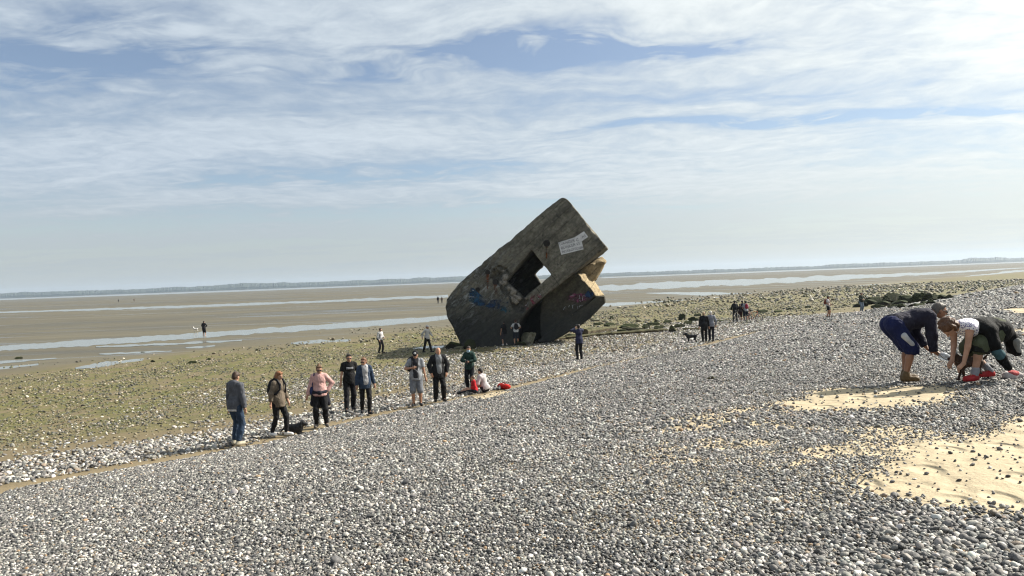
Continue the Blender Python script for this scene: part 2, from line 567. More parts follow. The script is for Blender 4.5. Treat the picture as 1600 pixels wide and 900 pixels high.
WCH = [
    ('tidal_channel', 'straight tidal channel of shallow water crossing the flats',
     [(-160, 552), (0, 540), (150, 530.5), (300, 520), (400, 513), (560, 503), (720, 491)], [(-160, 558), (0, 548.5), (150, 539.5), (300, 529), (400, 522), (560, 511.5), (720, 498)], 0.18),
    ('tidal_channel', 'thin strip of channel water beyond the bunker', [(930, 474), (1030, 470), (1145, 463.5), (1250, 457)], [(930, 479.5), (1030, 474.5), (1145, 467.5), (1250, 458.5)], 0.3),
    ('tidal_channel', 'broad pale channel across the far flats', [(910, 448), (1050, 441), (1150, 437), (1300, 430.5), (1447, 425.5), (1600, 418)], [(910, 456), (1050, 450), (1150, 446), (1300, 438), (1447, 429.5), (1600, 419)], 0.25),
    ('tidal_channel', 'long narrow pool line running to the stony shore', [(1294, 449.5), (1469, 436.5), (1600, 421), (1700, 414)], [(1294, 451), (1469, 440.5), (1600, 428), (1700, 421)], 0.25),
    ('tide_pool', 'spindle-shaped pool on the far sand bar', [(1010, 457.5), (1090, 456), (1175, 458)], [(1010, 458.5), (1090, 461.5), (1175, 459)], 0.2),
    ('tide_pool', 'thin wet streak beside the weed', [(946, 484), (1045, 479.5), (1130, 475)], [(946, 488), (1045, 483), (1130, 477)], 0.35),
    ('tidal_channel', 'grey water strip across the middle flats', [(-160, 493), (0, 487.3), (250, 478.5), (400, 473), (700, 461)], [(-160, 494.5), (0, 489.2), (250, 482), (400, 476.5), (700, 465)], 0.3),
    ('sea', 'bright line of open sea below the far shore', [(-300, 478), (0, 467.0), (400, 452.3), (740, 440)], [(-300, 479.3), (0, 468.9), (400, 454.6), (740, 441.2)], 0.05),
    ('sea', 'pale band of open sea at the far right', [(940, 433.4), (1300, 420.0), (1700, 405.5)], [(940, 434.6), (1300, 421.5), (1700, 406.6)], 0.05),
    ('tide_pool', 'long puddle at the edge of the mud', [(-60, 568), (0, 564.5), (88, 559)], [(-60, 571), (0, 568), (88, 560.5)], 0.3),
    ('tide_pool', 'short puddle below the long one', [(-60, 577), (0, 573), (60, 568)], [(-60, 580), (0, 577), (60, 570.5)], 0.3),
    ('tide_pool', 'forked puddle reaching into the weed', [(118, 574), (165, 566), (225, 560)], [(118, 576), (165, 573), (225, 562.5)], 0.35),
    ('tide_pool', 'thin puddle streak on the mud', [(155, 552), (210, 549.5), (268, 547.5)], [(155, 554), (210, 552.5), (268, 549.5)], 0.4),
    ('tide_pool', 'narrow puddle streak near the channel', [(150, 541), (250, 536.5), (378, 531)], [(150, 542.8), (250, 539.5), (378, 532.6)], 0.5),
    ('tide_pool', 'small oval puddle near the weed edge', [(290, 542.5), (312, 540.5), (336, 539.5)], [(290, 544), (312, 544), (336, 541)], 0.2),
    ('tide_pool', 'pale puddle among green weed', [(455, 535), (500, 531), (548, 530)], [(455, 538), (500, 537), (548, 533.5)], 0.4),
]
for nm, lb, tp, bt, jg in WCH:
    near = max(p[1] for p in bt) > 530 and nm == 'tide_pool'
    water_strip(nm, lb, tp, bt, jag=jg, on_ground=near)
water_strip('tide_pool', 'bright pool at the foot of the bunker', [(646, 544), (668, 541), (694, 540)], [(646, 546), (668, 548), (694, 545)], jag=0.15, on_ground=True)


# ------------------------------------------------------------------ far shore
def simple_mat(name, c1, c2=None, scale=3.0, rough=0.8, bump=0.0, spec=0.3, metal=0.0, detail=4):
    m = bpy.data.materials.new(name)
    m.use_nodes = True
    t = NT(m.node_tree)
    tcn = t.n('ShaderNodeTexCoord').outputs['Object']
    n = t.noise(tcn, scale, detail, 0.6)
    col = t.mix(t.map(n, 0.3, 0.7), c1, c2 or tuple(c * 0.7 for c in c1))
    p = t.n('ShaderNodeBsdfPrincipled', {'Base Color': col, 'Roughness': rough, 'Metallic': metal})
    t.set(p.inputs['Specular IOR Level'], spec)
    if bump:
        b = t.n('ShaderNodeBump', {'Strength': 1.0, 'Distance': bump, 'Height': n})
        t.set(p.inputs['Normal'], b.outputs[0])
    t.n('ShaderNodeOutputMaterial', {'Surface': p.outputs[0]})
    return m


MAT_HILL = simple_mat('far_woods', (0.018, 0.026, 0.020), (0.035, 0.045, 0.03), 0.01)


def shore(name, label, pts, d, depth):
    """a wooded ridge: pts = (pixel x, pixel height above the water)"""
    pxs = np.linspace(pts[0][0], pts[-1][0], int((pts[-1][0] - pts[0][0]) / 1.6))
    hp = np.interp(pxs, [p[0] for p in pts], [p[1] for p in pts])
    hp = hp * (0.85 + 0.3 * fbm(pxs * 0.05, pxs * 0 + 2, 5, 3)) + (fbm(pxs * 0.5, pxs * 0 + 7, 9, 2) - 0.5) * 1.3
    n = len(pxs)
    V = []
    prof = [(0.0, -0.06), (0.02, 0.4), (0.12, 0.75), (0.35, 1.0), (0.7, 0.8), (1.0, -0.06)]
    for i, (a, h) in enumerate(zip(pxs, hp)):
        dd = ray(a, 465 - a * 0.0366)
        dx, dy = dd.x / dd.y, 1.0
        hm = max(h, 0.8) / F_PX * d
        for (q, f) in prof:
            y = d + depth * q
            V.append((dx * y, y, -3.7 + hm * f * (1 + (0.25 * (hash2(np.array([i]), np.array([int(q * 100)]), 4)[0] - 0.5) if 0 < f < 1 else 0))))
    k = len(prof)
    F = []
    for i in range(n - 1):
        for j in range(k - 1):
            F.append((i * k + j, (i + 1) * k + j, (i + 1) * k + j + 1, i * k + j + 1))
    me = mesh_np(name, V, F, MAT_HILL, False)
    return tag(obj(name, me), label, kind='structure')


shore('far_hills', 'low wooded hills along the opposite shore', [(-420, 9), (-100, 9), (60, 9), (170, 8), (260, 8), (330, 9), (360, 11), (430, 10), (520, 8), (620, 9), (700, 9), (800, 8)], 3600, 900)
shore('far_shore', 'flat line of trees on the opposite shore', [(760, 6), (930, 6), (1000, 5.5), (1150, 5.5), (1280, 5), (1300, 7), (1420, 6), (1500, 6), (1520, 9), (1560, 9), (1580, 6), (1700, 7), (2050, 7)], 3000, 700)

# the air over the bay
hb = bmesh.new()
bmesh.ops.create_cube(hb, size=1.0)
bmesh.ops.scale(hb, vec=(12600, 5700, 66), verts=hb.verts)
bmesh.ops.translate(hb, vec=(0, 2600, 26), verts=hb.verts)
MAT_HAZE = bpy.data.materials.new('haze')
MAT_HAZE.use_nodes = True
ht = NT(MAT_HAZE.node_tree)
hv = ht.n('ShaderNodeVolumePrincipled', {'Color': (0.66, 0.80, 0.98, 1), 'Density': 0.00010, 'Anisotropy': 0.25})
ht.n('ShaderNodeOutputMaterial', {'Volume': hv.outputs[0]})
HAZE = tag(obj('haze', bm_mesh('haze', hb, MAT_HAZE)), 'thin bluish sea haze over the bay', kind='stuff')


def nets_raw(f, lo, h):
    """closed quad mesh round the negative part of a field sampled on a grid"""
    ins = f < 0
    c8 = [(i, j, k_) for i in (0, 1) for j in (0, 1) for k_ in (0, 1)]
    m = np.array(f.shape) - 1
    cnt = sum(ins[i:i + m[0], j:j + m[1], k_:k_ + m[2]].astype(np.int8) for i, j, k_ in c8)
    act = (cnt > 0) & (cnt < 8)
    idx = np.argwhere(act)
    vals = {c: f[idx[:, 0] + c[0], idx[:, 1] + c[1], idx[:, 2] + c[2]] for c in c8}
    acc = np.zeros((len(idx), 3))
    num = np.zeros(len(idx))
    for a in c8:
        for b in c8:
            if sum(abs(a[i] - b[i]) for i in range(3)) != 1 or a > b:
                continue
            va, vb = vals[a], vals[b]
            mm = (va < 0) != (vb < 0)
            t = np.where(mm, va / np.where(mm, va - vb, 1), 0)
            for i in range(3):
                acc[:, i] += np.where(mm, a[i] + t * (b[i] - a[i]), 0)
            num += mm
    V = lo + h * (idx + acc / num[:, None])
    vid = np.full(m, -1, dtype=np.int64)
    vid[act] = np.arange(len(idx))
    F = []
    I = ins
    def quads(axis_):
        s0 = [slice(None)] * 3
        s1 = [slice(None)] * 3
        s0[axis_], s1[axis_] = slice(0, -1), slice(1, None)
        A_, B_ = I[tuple(s0)], I[tuple(s1)]
        e = np.argwhere(A_ != B_)
        e = e[(e > 0).all(1) | True]
        u, v = (axis_ + 1) % 3, (axis_ + 2) % 3
        e = e[(e[:, u] > 0) & (e[:, v] > 0)]
        pos = A_[e[:, 0], e[:, 1], e[:, 2]]
        cs = []
        for du, dv in ((-1, -1), (0, -1), (0, 0), (-1, 0)):
            q = e.copy()
            q[:, u] += du
            q[:, v] += dv
            cs.append(vid[np.minimum(q[:, 0], m[0] - 1), np.minimum(q[:, 1], m[1] - 1), np.minimum(q[:, 2], m[2] - 1)])
        Q = np.stack(cs, 1)
        Q[~pos] = Q[~pos][:, ::-1]
        return Q
    F = np.concatenate([quads(0), quads(1), quads(2)])
    F = F[(F >= 0).all(1)]
    return V, F


# ------------------------------------------------------------------ the fallen bunker
BYAW = R(9.0)
BW = Vector((math.sin(BYAW), math.cos(BYAW), 0))      # depth axis of the bunker
BH = Vector((math.cos(BYAW), -math.sin(BYAW), 0))     # level axis in its front face
B0 = G(780, 541)
BUNKER = empty('bunker', B0)
tag(BUNKER, 'huge grey concrete bunker tipped on its corner on the beach', 'bunker')


def fp(px, py, wd=0.0):
    """pixel -> bunker-local point on the plane wd metres behind the front face"""
    d = ray(px, py)
    o = B0 + BW * wd
    p = EYE + d * ((o - EYE).dot(BW) / d.dot(BW))
    return p - B0


def concrete(name, c_hi, c_lo, damp=True):
    m = bpy.data.materials.new(name)
    m.use_nodes = True
    t = NT(m.node_tree)
    po = t.n('ShaderNodeTexCoord').outputs['Object']
    sp = t.n('ShaderNodeSeparateXYZ', {0: po})
    # coordinates along and across the tilted boards of the formwork
    a = R(40.0)
    along = t.math('ADD', t.math('MULTIPLY', sp.outputs[0], math.cos(a)), t.math('MULTIPLY', sp.outputs[2], math.sin(a)))
    across = t.math('SUBTRACT', t.math('MULTIPLY', sp.outputs[2], math.cos(a)), t.math('MULTIPLY', sp.outputs[0], math.sin(a)))
    uv = t.n('ShaderNodeCombineXYZ', {0: along, 1: across, 2: sp.outputs[1]}).outputs[0]
    st = t.noise(t.vscale(uv, (0.55, 1.7, 1.0)), 1.0, 7, 0.72)
    bl = t.noise(uv, 0.55, 6, 0.65, 0.5)
    gr = t.noise(uv, 9.0, 5, 0.7)
    col = t.mix(t.map(st, 0.3, 0.72), c_lo, c_hi)
    col = t.mix(t.map(bl, 0.5, 0.72, 0.0, 0.7), col, tuple(0.45 * c for c in c_lo))
    # pale broken skin near the roof edge
    rough_zone = t.math('MULTIPLY', t.map(across, 0.6, 3.0), t.map(along, 6.5, 1.0))
    sk = t.map(t.noise(t.vscale(uv, (0.9, 3.0, 1.0)), 1.4, 6, 0.75), 0.47, 0.60)
    col = t.mix(t.math('MULTIPLY', t.math('MULTIPLY', rough_zone, sk), 0.75), col, (0.36, 0.37, 0.36))
    fg = t.noise(uv, 4.5, 7, 0.78)
    col = t.mix(1.0, col, t.ramp(fg, [(0.30, 0.45), (0.5, 0.95), (0.68, 1.5)]), 'MULTIPLY')
    holes = t.map(t.noise(uv, 1.7, 3, 0.6), 0.29, 0.34, 1.0, 0.0)
    col = t.mix(t.math('MULTIPLY', holes, 0.7), col, (0.02, 0.02, 0.018))
    board = t.math('ABSOLUTE', t.math('SUBTRACT', t.math('FRACT', t.math('MULTIPLY', across, 1.6)), 0.5))
    line = t.map(board, 0.46, 0.5)
    col = t.mix(t.math('MULTIPLY', line, t.math('MULTIPLY', gr, 0.28)), col, tuple(0.4 * c for c in c_lo))
    if damp:
        lvl = t.math('ADD', sp.outputs[2], t.math('MULTIPLY', t.math('SUBTRACT', bl, 0.5), 3.0))
        dk = t.map(lvl, 4.0, 1.2)
        col = t.mix(t.math('MULTIPLY', dk, 0.85), col, t.mix(gr, (0.016, 0.019, 0.021), (0.04, 0.042, 0.04)))
    hgt = t.math('ADD', t.math('MULTIPLY', gr, 0.04), t.math('ADD', t.math('MULTIPLY', bl, 0.22), t.math('MULTIPLY', line, -0.05)))
    hgt = t.math('ADD', hgt, t.math('MULTIPLY', t.math('MULTIPLY', rough_zone, sk), 0.12))
    b = t.n('ShaderNodeBump', {'Strength': 0.9, 'Distance': 1.0, 'Height': hgt})
    p = t.n('ShaderNodeBsdfPrincipled', {'Base Color': col, 'Roughness': 0.92, 'Normal': b.outputs[0]})
    t.set(p.inputs['Specular IOR Level'], 0.2)
    t.n('ShaderNodeOutputMaterial', {'Surface': p.outputs[0]})
    return m


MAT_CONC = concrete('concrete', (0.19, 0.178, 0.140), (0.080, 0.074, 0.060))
MAT_CONC_SHADE = concrete('damp_shade_concrete', (0.085, 0.075, 0.05), (0.045, 0.042, 0.03))  # darkened copy: shade of the recesses and lower front put into the colour
MAT_CONC_LIT = concrete('lit_raw_concrete', (0.36, 0.29, 0.18), (0.22, 0.17, 0.10), damp=False)  # paler warm copy: sunlight on the end faces put into the colour


def densify(pts, step, jit, seed, close=True):
    """cut a pixel outline into short runs with a little unevenness"""
    rnd = random.Random(seed)
    out = []
    n = len(pts)
    for i in range(n if close else n - 1):
        (x1, y1), (x2, y2) = pts[i], pts[(i + 1) % n]
        L = math.hypot(x2 - x1, y2 - y1)
        k = max(1, int(L / step))
        for j in range(k):
            f = j / k
            o = (rnd.random() - 0.5) * jit if j else (rnd.random() - 0.5) * jit * 0.4
            out.append((x1 + (x2 - x1) * f - (y2 - y1) / L * o, y1 + (y2 - y1) * f + (x2 - x1) / L * o))
    return out


def inset_px(pts, c):
    n = len(pts)
    area = sum(pts[i][0] * pts[(i + 1) % n][1] - pts[(i + 1) % n][0] * pts[i][1] for i in range(n))
    sg = 1 if area > 0 else -1
    out = []
    for i in range(n):
        a, b, d = Vector(pts[i - 1]), Vector(pts[i]), Vector(pts[(i + 1) % n])
        e1, e2 = (b - a).normalized(), (d - b).normalized()
        nn = Vector((-(e1.y + e2.y), e1.x + e2.x)) * sg
        nn.normalize()
        out.append((b.x + nn.x * c, b.y + nn.y * c))
    return out


class Shell:
    def __init__(self):
        self.bm = bmesh.new()

    def loop(self, pts):
        return [self.bm.verts.new(p) for p in pts]

    def side(self, a, b):
        n = len(a)
        for i in range(n):
            try:
                self.bm.faces.new((a[i], a[(i + 1) % n], b[(i + 1) % n], b[i]))
            except ValueError:
                pass

    def cap(self, outer, inner=None):
        loops = [[v.co for v in outer]] + ([[v.co for v in inner]] if inner else [])
        vs = list(outer) + (list(inner) if inner else [])
        for tri in tessellate_polygon(loops):
            try:
                self.bm.faces.new([vs[i] for i in tri])
            except ValueError:
                pass


def arc_px(cx, cy, r, a0, a1, n):
    return [(cx + r * math.cos(R(a0 + (a1 - a0) * i / (n - 1))), cy + r * math.sin(R(a0 + (a1 - a0) * i / (n - 1)))) for i in range(n)]


OUT = arc_px(878.5, 320.3, 11.8, -128, -42, 6) + [(947.6, 385)] + [(874.5, 444.5), (849, 464), (823, 486), (812, 503), (806, 522), (802, 556), (765, 556), (723, 545),
       (707, 512), (696.5, 492), (695.3, 481), (698, 468), (706, 456), (721, 438.5)]
outer = densify(OUT, 6.5, 1.0, 3)
HOLE = densify([(831, 390.5), (861.5, 429.5), (817, 466.5), (790, 440)], 6, 0.8, 5)
CHAM = [(836, 380), (872, 430), (815, 478), (776, 440)]
RHOLE = densify([(834.5, 428), (851.5, 411.5), (871, 432), (848, 451)], 4, 1.6, 9)
DEP = 5.6


def az(p3):
    return (p3.dot(BH), p3.z)


def nets(f, lo, h):
    """surface nets on a ready field; axes are (level, depth, up) of the bunker"""
    V, F = nets_raw(f, lo, h)
    W3 = V[:, 0:1] * np.array(BH) + V[:, 1:2] * np.array(BW) + V[:, 2:3] * np.array((0, 0, 1.0))
    return V, W3, F


def rough(A, Wd, Z, seed):
    n = fbm(A * 1.3 + Wd * 0.9, Z * 1.3 - Wd * 0.7, seed, 4, 0.55) - 0.5
    m = fbm(A * 5 + Wd * 3.7, Z * 5 + Wd * 2.9, seed + 9, 2) - 0.5
    return n * 0.04 + m * 0.03


def smax(a, b, k):
    h_ = np.maximum(k - np.abs(a - b), 0) / k
    return np.maximum(a, b) + h_ * h_ * k * 0.25


hB = 0.075
po = [az(fp(*p)) for p in outer]
ph = [az(fp(*p)) for p in HOLE]
pc_ = [az(fp(*p)) for p in CHAM]
pr = [az(fp(*p, 4.5)) for p in RHOLE]
lo_ = np.array([min(p[0] for p in po) - 0.4, -0.5, -0.9])
hi_ = np.array([max(p[0] for p in po) + 0.4, DEP + 0.5, max(p[1] for p in po) + 0.4])
nn_ = np.ceil((hi_ - lo_) / hB).astype(int)
a_, w_, z_ = [lo_[i] + hB * np.arange(nn_[i]) for i in range(3)]
A2, Z2 = np.meshgrid(a_, z_, indexing='ij')
dO, dH, dC, dR_ = [poly_dist(A2, Z2, p)[:, None, :] for p in (po, ph, pc_, pr)]
A3, W3_, Z3 = np.meshgrid(a_, w_, z_, indexing='ij')
f_ = smax(smax(dO + 0 * W3_, -W3_, 0.05), W3_ - DEP, 0.05)
f_ = f_ + rough(A3, W3_, Z3, 5)
chip = np.clip(fbm(A3 * 0.9 + W3_ * 0.5, Z3 * 0.9 - W3_ * 0.8, 15, 4, 0.6) - 0.55, 0, 1)
f_ = f_ + 0.35 * chip * np.exp(-(dO / 0.35) ** 2) * np.exp(-(np.minimum(np.abs(W3_), np.abs(W3_ - DEP)) / 0.4) ** 2)
# the torn-out hollow left of the embrasure
q0, q1, q2 = [np.array(az(fp(*p))) for p in ((782, 430), (797, 455), (815, 476))]
ds = np.full(A2.shape, 9.0)
for s0, s1 in ((q0, q1), (q1, q2)):
    dv = s1 - s0
    tt = np.clip(((A2 - s0[0]) * dv[0] + (Z2 - s0[1]) * dv[1]) / (dv @ dv), 0, 1)
    ds = np.minimum(ds, np.hypot(A2 - s0[0] - tt * dv[0], Z2 - s0[1] - tt * dv[1]))
cr_n = fbm(A2 * 2.6, Z2 * 2.6, 27, 4, 0.6)[:, None, :]
f_ = np.maximum(f_, -(np.sqrt(ds[:, None, :] ** 2 + (W3_ * 1.1) ** 2) - (0.15 + 0.75 * cr_n)))
f_ = np.maximum(f_, -np.maximum(dH, W3_ - 1.4))
f_ = np.maximum(f_, -np.maximum(np.maximum(dC, 1.2 - W3_), W3_ - 4.5))
f_ = np.maximum(f_, -np.maximum(dR_, 4.3 - W3_))
del A3, Z3, chip
VL, VW, FW = nets(f_.astype(np.float32), lo_, hB)
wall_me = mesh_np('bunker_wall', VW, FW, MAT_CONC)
wall_me.materials.append(MAT_CONC_SHADE)
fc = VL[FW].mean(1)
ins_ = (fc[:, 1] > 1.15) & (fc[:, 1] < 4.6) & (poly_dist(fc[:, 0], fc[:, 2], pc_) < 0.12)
wall_me.polygons.foreach_set('material_index', ins_.astype(np.int32))  # chamber faces take the dark copy, interior shade painted in
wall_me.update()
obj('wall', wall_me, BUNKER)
del f_, W3_


def skew_block(name, front, wf, rear, wr, mat, seed=2, lit_end=False):
    """a rough-cast convex block given by its outlines on two planes of depth"""
    bm = bmesh.new()
    for p in front:
        bm.verts.new(fp(*p, wf))
    for p in rear:
        bm.verts.new(fp(*p, wr))
    bmesh.ops.convex_hull(bm, input=bm.verts)
    bmesh.ops.recalc_face_normals(bm, faces=bm.faces)
    pl = []
    for fa in bm.faces:
        n_, c_ = fa.normal, fa.verts[0].co
        nl = np.array((n_.dot(BH), n_.dot(BW), n_.z))
        pl.append((nl, float(nl @ np.array((c_.dot(BH), c_.dot(BW), c_.z)))))
    pts = np.array([(v.co.dot(BH), v.co.dot(BW), v.co.z) for v in bm.verts])
    bm.free()
    lo, hi = pts.min(0) - 0.4, pts.max(0) + 0.4
    h = 0.07
    ax = [np.arange(lo[k], hi[k], h) for k in range(3)]
    A3, D3, Z3 = np.meshgrid(*ax, indexing='ij')
    f = None
    for nl, d in pl:
        g_ = A3 * nl[0] + D3 * nl[1] + Z3 * nl[2] - d
        f = g_ if f is None else smax(f, g_, 0.04)
    f = f + rough(A3, D3, Z3, seed) * 1.7
    f = f + 0.25 * np.clip(fbm(A3 * 1.1 + D3 * 0.6, Z3 * 1.1 - D3 * 0.7, seed + 3, 4, 0.6) - 0.56, 0, 1)
    VL, VW, FW = nets(f.astype(np.float32), lo, h)
    me_ = mesh_np(name, VW, FW, mat)
    if lit_end:
        me_.materials.append(MAT_CONC_LIT)
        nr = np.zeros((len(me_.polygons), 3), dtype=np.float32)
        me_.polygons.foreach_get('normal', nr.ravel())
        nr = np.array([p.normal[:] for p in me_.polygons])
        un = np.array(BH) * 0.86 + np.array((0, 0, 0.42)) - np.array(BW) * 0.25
        me_.polygons.foreach_set('material_index', (nr @ un > 0.62).astype(np.int32))  # faces turned to the sunny end get the painted-light copy
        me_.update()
    return obj(name, me_, BUNKER)


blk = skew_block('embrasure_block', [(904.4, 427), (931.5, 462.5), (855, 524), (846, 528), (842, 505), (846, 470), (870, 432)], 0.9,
                 [(922.5, 428.5), (944.5, 461.5), (868, 520), (856, 525), (846, 505), (850, 468), (884, 430)], 3.4, MAT_CONC_SHADE, lit_end=True)
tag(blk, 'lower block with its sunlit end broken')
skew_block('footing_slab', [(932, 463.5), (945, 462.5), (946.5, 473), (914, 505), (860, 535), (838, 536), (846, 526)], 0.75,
           [(938, 463), (946, 463), (947, 471), (916, 500), (866, 532), (844, 532), (850, 524)], 3.6, MAT_CONC_SHADE, seed=4)
skew_block('void_shade_block', [(870, 440), (872, 520), (838, 545), (800, 545), (800, 470)], 3.5, [(874, 440), (876, 516), (842, 541), (804, 541), (804, 468)], 5.4, MAT_CONC_SHADE, seed=8)  # block added to close the gap; its dark colour stands for deep shade
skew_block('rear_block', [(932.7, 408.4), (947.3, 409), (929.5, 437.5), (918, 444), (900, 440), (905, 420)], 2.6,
           [(940.7, 399.5), (948.0, 408.5), (932, 438), (922, 444), (905, 440), (912, 415)], 4.6, MAT_CONC_LIT, seed=6)

MAT_DARK = simple_mat('dark_hole', (0.012, 0.011, 0.01), (0.02, 0.016, 0.014), 6)
MAT_RUST = bpy.data.materials.new('rust_stain')


def stain_mat(m, c1, c2, scale, lo, hi, rough=0.9):
    m.use_nodes = True
    t = NT(m.node_tree)
    po = t.n('ShaderNodeTexCoord').outputs['Object']
    n = t.noise(po, scale, 5, 0.65)
    n2 = t.noise(po, scale * 0.4, 5, 0.7, 0.8)
    col = t.mix(t.map(n, 0.35, 0.65), c1, c2)
    p = t.n('ShaderNodeBsdfPrincipled', {'Base Color': col, 'Roughness': rough})
    t.set(p.inputs['Specular IOR Level'], 0.15)
    tr = t.n('ShaderNodeBsdfTransparent')
    mx = t.n('ShaderNodeMixShader', {0: t.map(n2, lo, hi), 1: tr.outputs[0], 2: p.outputs[0]})
    t.n('ShaderNodeOutputMaterial', {'Surface': mx.outputs[0]})
    return m


stain_mat(MAT_RUST, (0.17, 0.055, 0.018), (0.075, 0.03, 0.014), 6.0, 0.36, 0.56)
GM = {}
for k, (c1, c2, sc, lo, hi) in {
    'blue': ((0.022, 0.070, 0.13), (0.012, 0.03, 0.07), 3.0, 0.38, 0.60),
    'navy': ((0.012, 0.022, 0.07), (0.02, 0.05, 0.09), 4.0, 0.40, 0.60),
    'pink': ((0.16, 0.05, 0.09), (0.07, 0.022, 0.045), 4.0, 0.42, 0.60),
    'pale': ((0.30, 0.31, 0.32), (0.15, 0.16, 0.18), 5.0, 0.40, 0.55),
    'red': ((0.12, 0.018, 0.03), (0.16, 0.07, 0.09), 6.0, 0.44, 0.58),
    'white': ((0.60, 0.60, 0.60), (0.46, 0.46, 0.47), 7.0, 0.20, 0.36),
    'black': ((0.02, 0.02, 0.022), (0.06, 0.06, 0.06), 8.0, 0.16, 0.3),
    'teal': ((0.03, 0.10, 0.13), (0.02, 0.05, 0.09), 4.0, 0.42, 0.58),
}.items():
    GM[k] = stain_mat(bpy.data.materials.new('paint_' + k), c1, c2, sc, lo, hi)


def decal(name, pts, mat, parent=BUNKER, off=-0.034, wd=0.0, label=None):
    """a flat painted patch a few millimetres proud of the concrete"""
    vs = [fp(x, y, wd + off) for x, y in pts]
    bm = bmesh.new()
    bv = [bm.verts.new(v) for v in vs]
    for tri in tessellate_polygon([vs]):
        bm.faces.new([bv[i] for i in tri])
    o = obj(name, bm_mesh(name, bm, mat), parent)
    if label:
        o['label'] = label
    return o


def blob_px(cx, cy, rx, ry, n=18, seed=0, rot=0, rag=0.3):
    rnd = random.Random(seed)
    out = []
    for i in range(n):
        a = 2 * math.pi * i / n
        r = 1 + (rnd.random() - 0.5) * rag
        x, y = rx * r * math.cos(a), ry * r * math.sin(a)
        out.append((cx + x * math.cos(rot) - y * math.sin(rot), cy + x * math.sin(rot) + y * math.cos(rot)))
    return out


# drain holes with pipe ends, rust running straight down from each
for (hx, hy, r_, ln, wd) in [(854, 380, 4.6, 24, 3.6), (762, 425.5, 3.4, 26, 4.2), (774, 441, 3.8, 18, 5.6), (746.5, 452.5, 3.0, 9, 3.4)]:
    bm = bmesh.new()
    ring_o = [fp(*p) - BW * 0.06 for p in blob_px(hx, hy, r_, r_, 16, int(hx), 0, 0.12)]
    ring_b = [fp(*p) + BW * 0.02 for p in blob_px(hx, hy, r_ * 1.25, r_ * 1.25, 16, int(hx), 0, 0.12)]
    ring_i = [fp(*p) - BW * 0.05 for p in blob_px(hx, hy, r_ * 0.72, r_ * 0.72, 16, int(hx), 0, 0.05)]
    A_ = [bm.verts.new(p) for p in ring_o]
    B_ = [bm.verts.new(p) for p in ring_b]
    C_ = [bm.verts.new(p) for p in ring_i]
    for i in range(16):
        j = (i + 1) % 16
        bm.faces.new((A_[i], A_[j], B_[j], B_[i]))
        bm.faces.new((C_[i], C_[j], A_[j], A_[i]))
    hl = obj('drain_hole', bm_mesh('drain_hole', bm, MAT_DARK), BUNKER)
    decal('bore_shade', blob_px(hx, hy, r_ * 0.8, r_ * 0.8, 14, 1, 0, 0.05), MAT_DARK, hl, off=-0.040)  # flat dark disc: the shade inside the hole is painted
    pts = []
    rnd = random.Random(int(hx))
    left = [(hx - wd * 0.5 * (1 - 0.5 * q) + rnd.uniform(-0.3, 0.3), hy + ln * q) for q in np.linspace(0, 1, 8)]
    right = [(hx + wd * 0.5 * (1 - 0.5 * q) + rnd.uniform(-0.3, 0.3), hy + ln * q) for q in np.linspace(1, 0, 8)]
    decal('rust_streak', left + right, MAT_RUST, off=-0.030)

# graffiti
decal('graffiti', [(733, 455), (736, 449), (741, 451), (744, 455), (749, 459), (754, 463), (759, 470), (758, 477), (750, 478), (743, 477), (737, 472), (734, 465)], GM['blue'], label='blue painted wing shape')
for i in range(7):
    y = 452 + i * 3.4
    decal('paint_stroke', [(729.5 + i * 0.6, y), (741, y + 1.2), (743, y + 2.6), (730 + i * 0.6, y + 1.6)], GM['pale' if i % 3 == 0 else 'teal'], off=-0.038)
decal('graffiti', blob_px(776, 476, 19, 6.5, 22, 4, R(-4), 0.6), GM['navy'], label='dark blue smeared paint')
decal('graffiti', blob_px(790, 480, 8, 8, 18, 8, R(30), 0.7), GM['teal'])
decal('graffiti', blob_px(832, 471, 15, 6.5, 24, 5, R(-38), 0.7), GM['red'], label='small dark red tag on the sill')
for i in range(8):
    rnd = random.Random(i + 40)
    cx, cy = 822 + i * 3.2, 477 - i * 2.3 + rnd.uniform(-3, 3)
    decal('paint_stroke', blob_px(cx, cy, 1.6, 0.8, 8, i, rnd.uniform(0, 3), 0.5), GM['pale'], off=-0.040)
# big pink and white tag on the lower block
decal('graffiti', blob_px(904, 465.5, 17, 6.5, 26, 6, R(2), 0.55), GM['pink'], wd=0.9, label='pink graffiti letters on the lower block')
decal('graffiti', blob_px(921, 461, 8.5, 6, 18, 7, 0, 0.5), GM['navy'], wd=0.9, off=-0.040)


def stroke(pts, wpx, mat, wd, off=-0.044):
    L_, R_ = [], []
    for i, p in enumerate(pts):
        a = Vector(pts[max(i - 1, 0)])
        b = Vector(pts[min(i + 1, len(pts) - 1)])
        d = (b - a).normalized()
        L_.append((p[0] - d.y * wpx / 2, p[1] + d.x * wpx / 2))
        R_.append((p[0] + d.y * wpx / 2, p[1] - d.x * wpx / 2))
    decal('paint_stroke', L_ + R_[::-1], mat, wd=wd, off=off)


for pts in [[(889, 469), (892, 462), (896, 461), (898, 465), (895, 469)], [(899, 470), (900, 462), (905, 461), (906, 466), (902, 468), (908, 471)],
            [(910, 470), (911, 462), (916, 463), (917, 468)], [(895, 482), (894, 477), (899, 476), (903, 479), (901, 484)],
            [(906, 483), (905, 478), (910, 477), (911, 481)], [(880, 484), (884, 478), (887, 482), (890, 477)]]:
    stroke(pts, 1.0, GM['pale'], 0.9)

# painted warning board of white patches with black letters
decal('warning_patch', [(872.2, 379), (897.5, 371), (912.5, 361.2), (919, 370.2), (909, 377), (911.8, 389.5), (877, 398.2)], GM['white'], off=-0.034, label='white painted patch with black warning words')
TXT = simple_mat('sign_letters', (0.03, 0.03, 0.035), (0.07, 0.07, 0.08), 9)


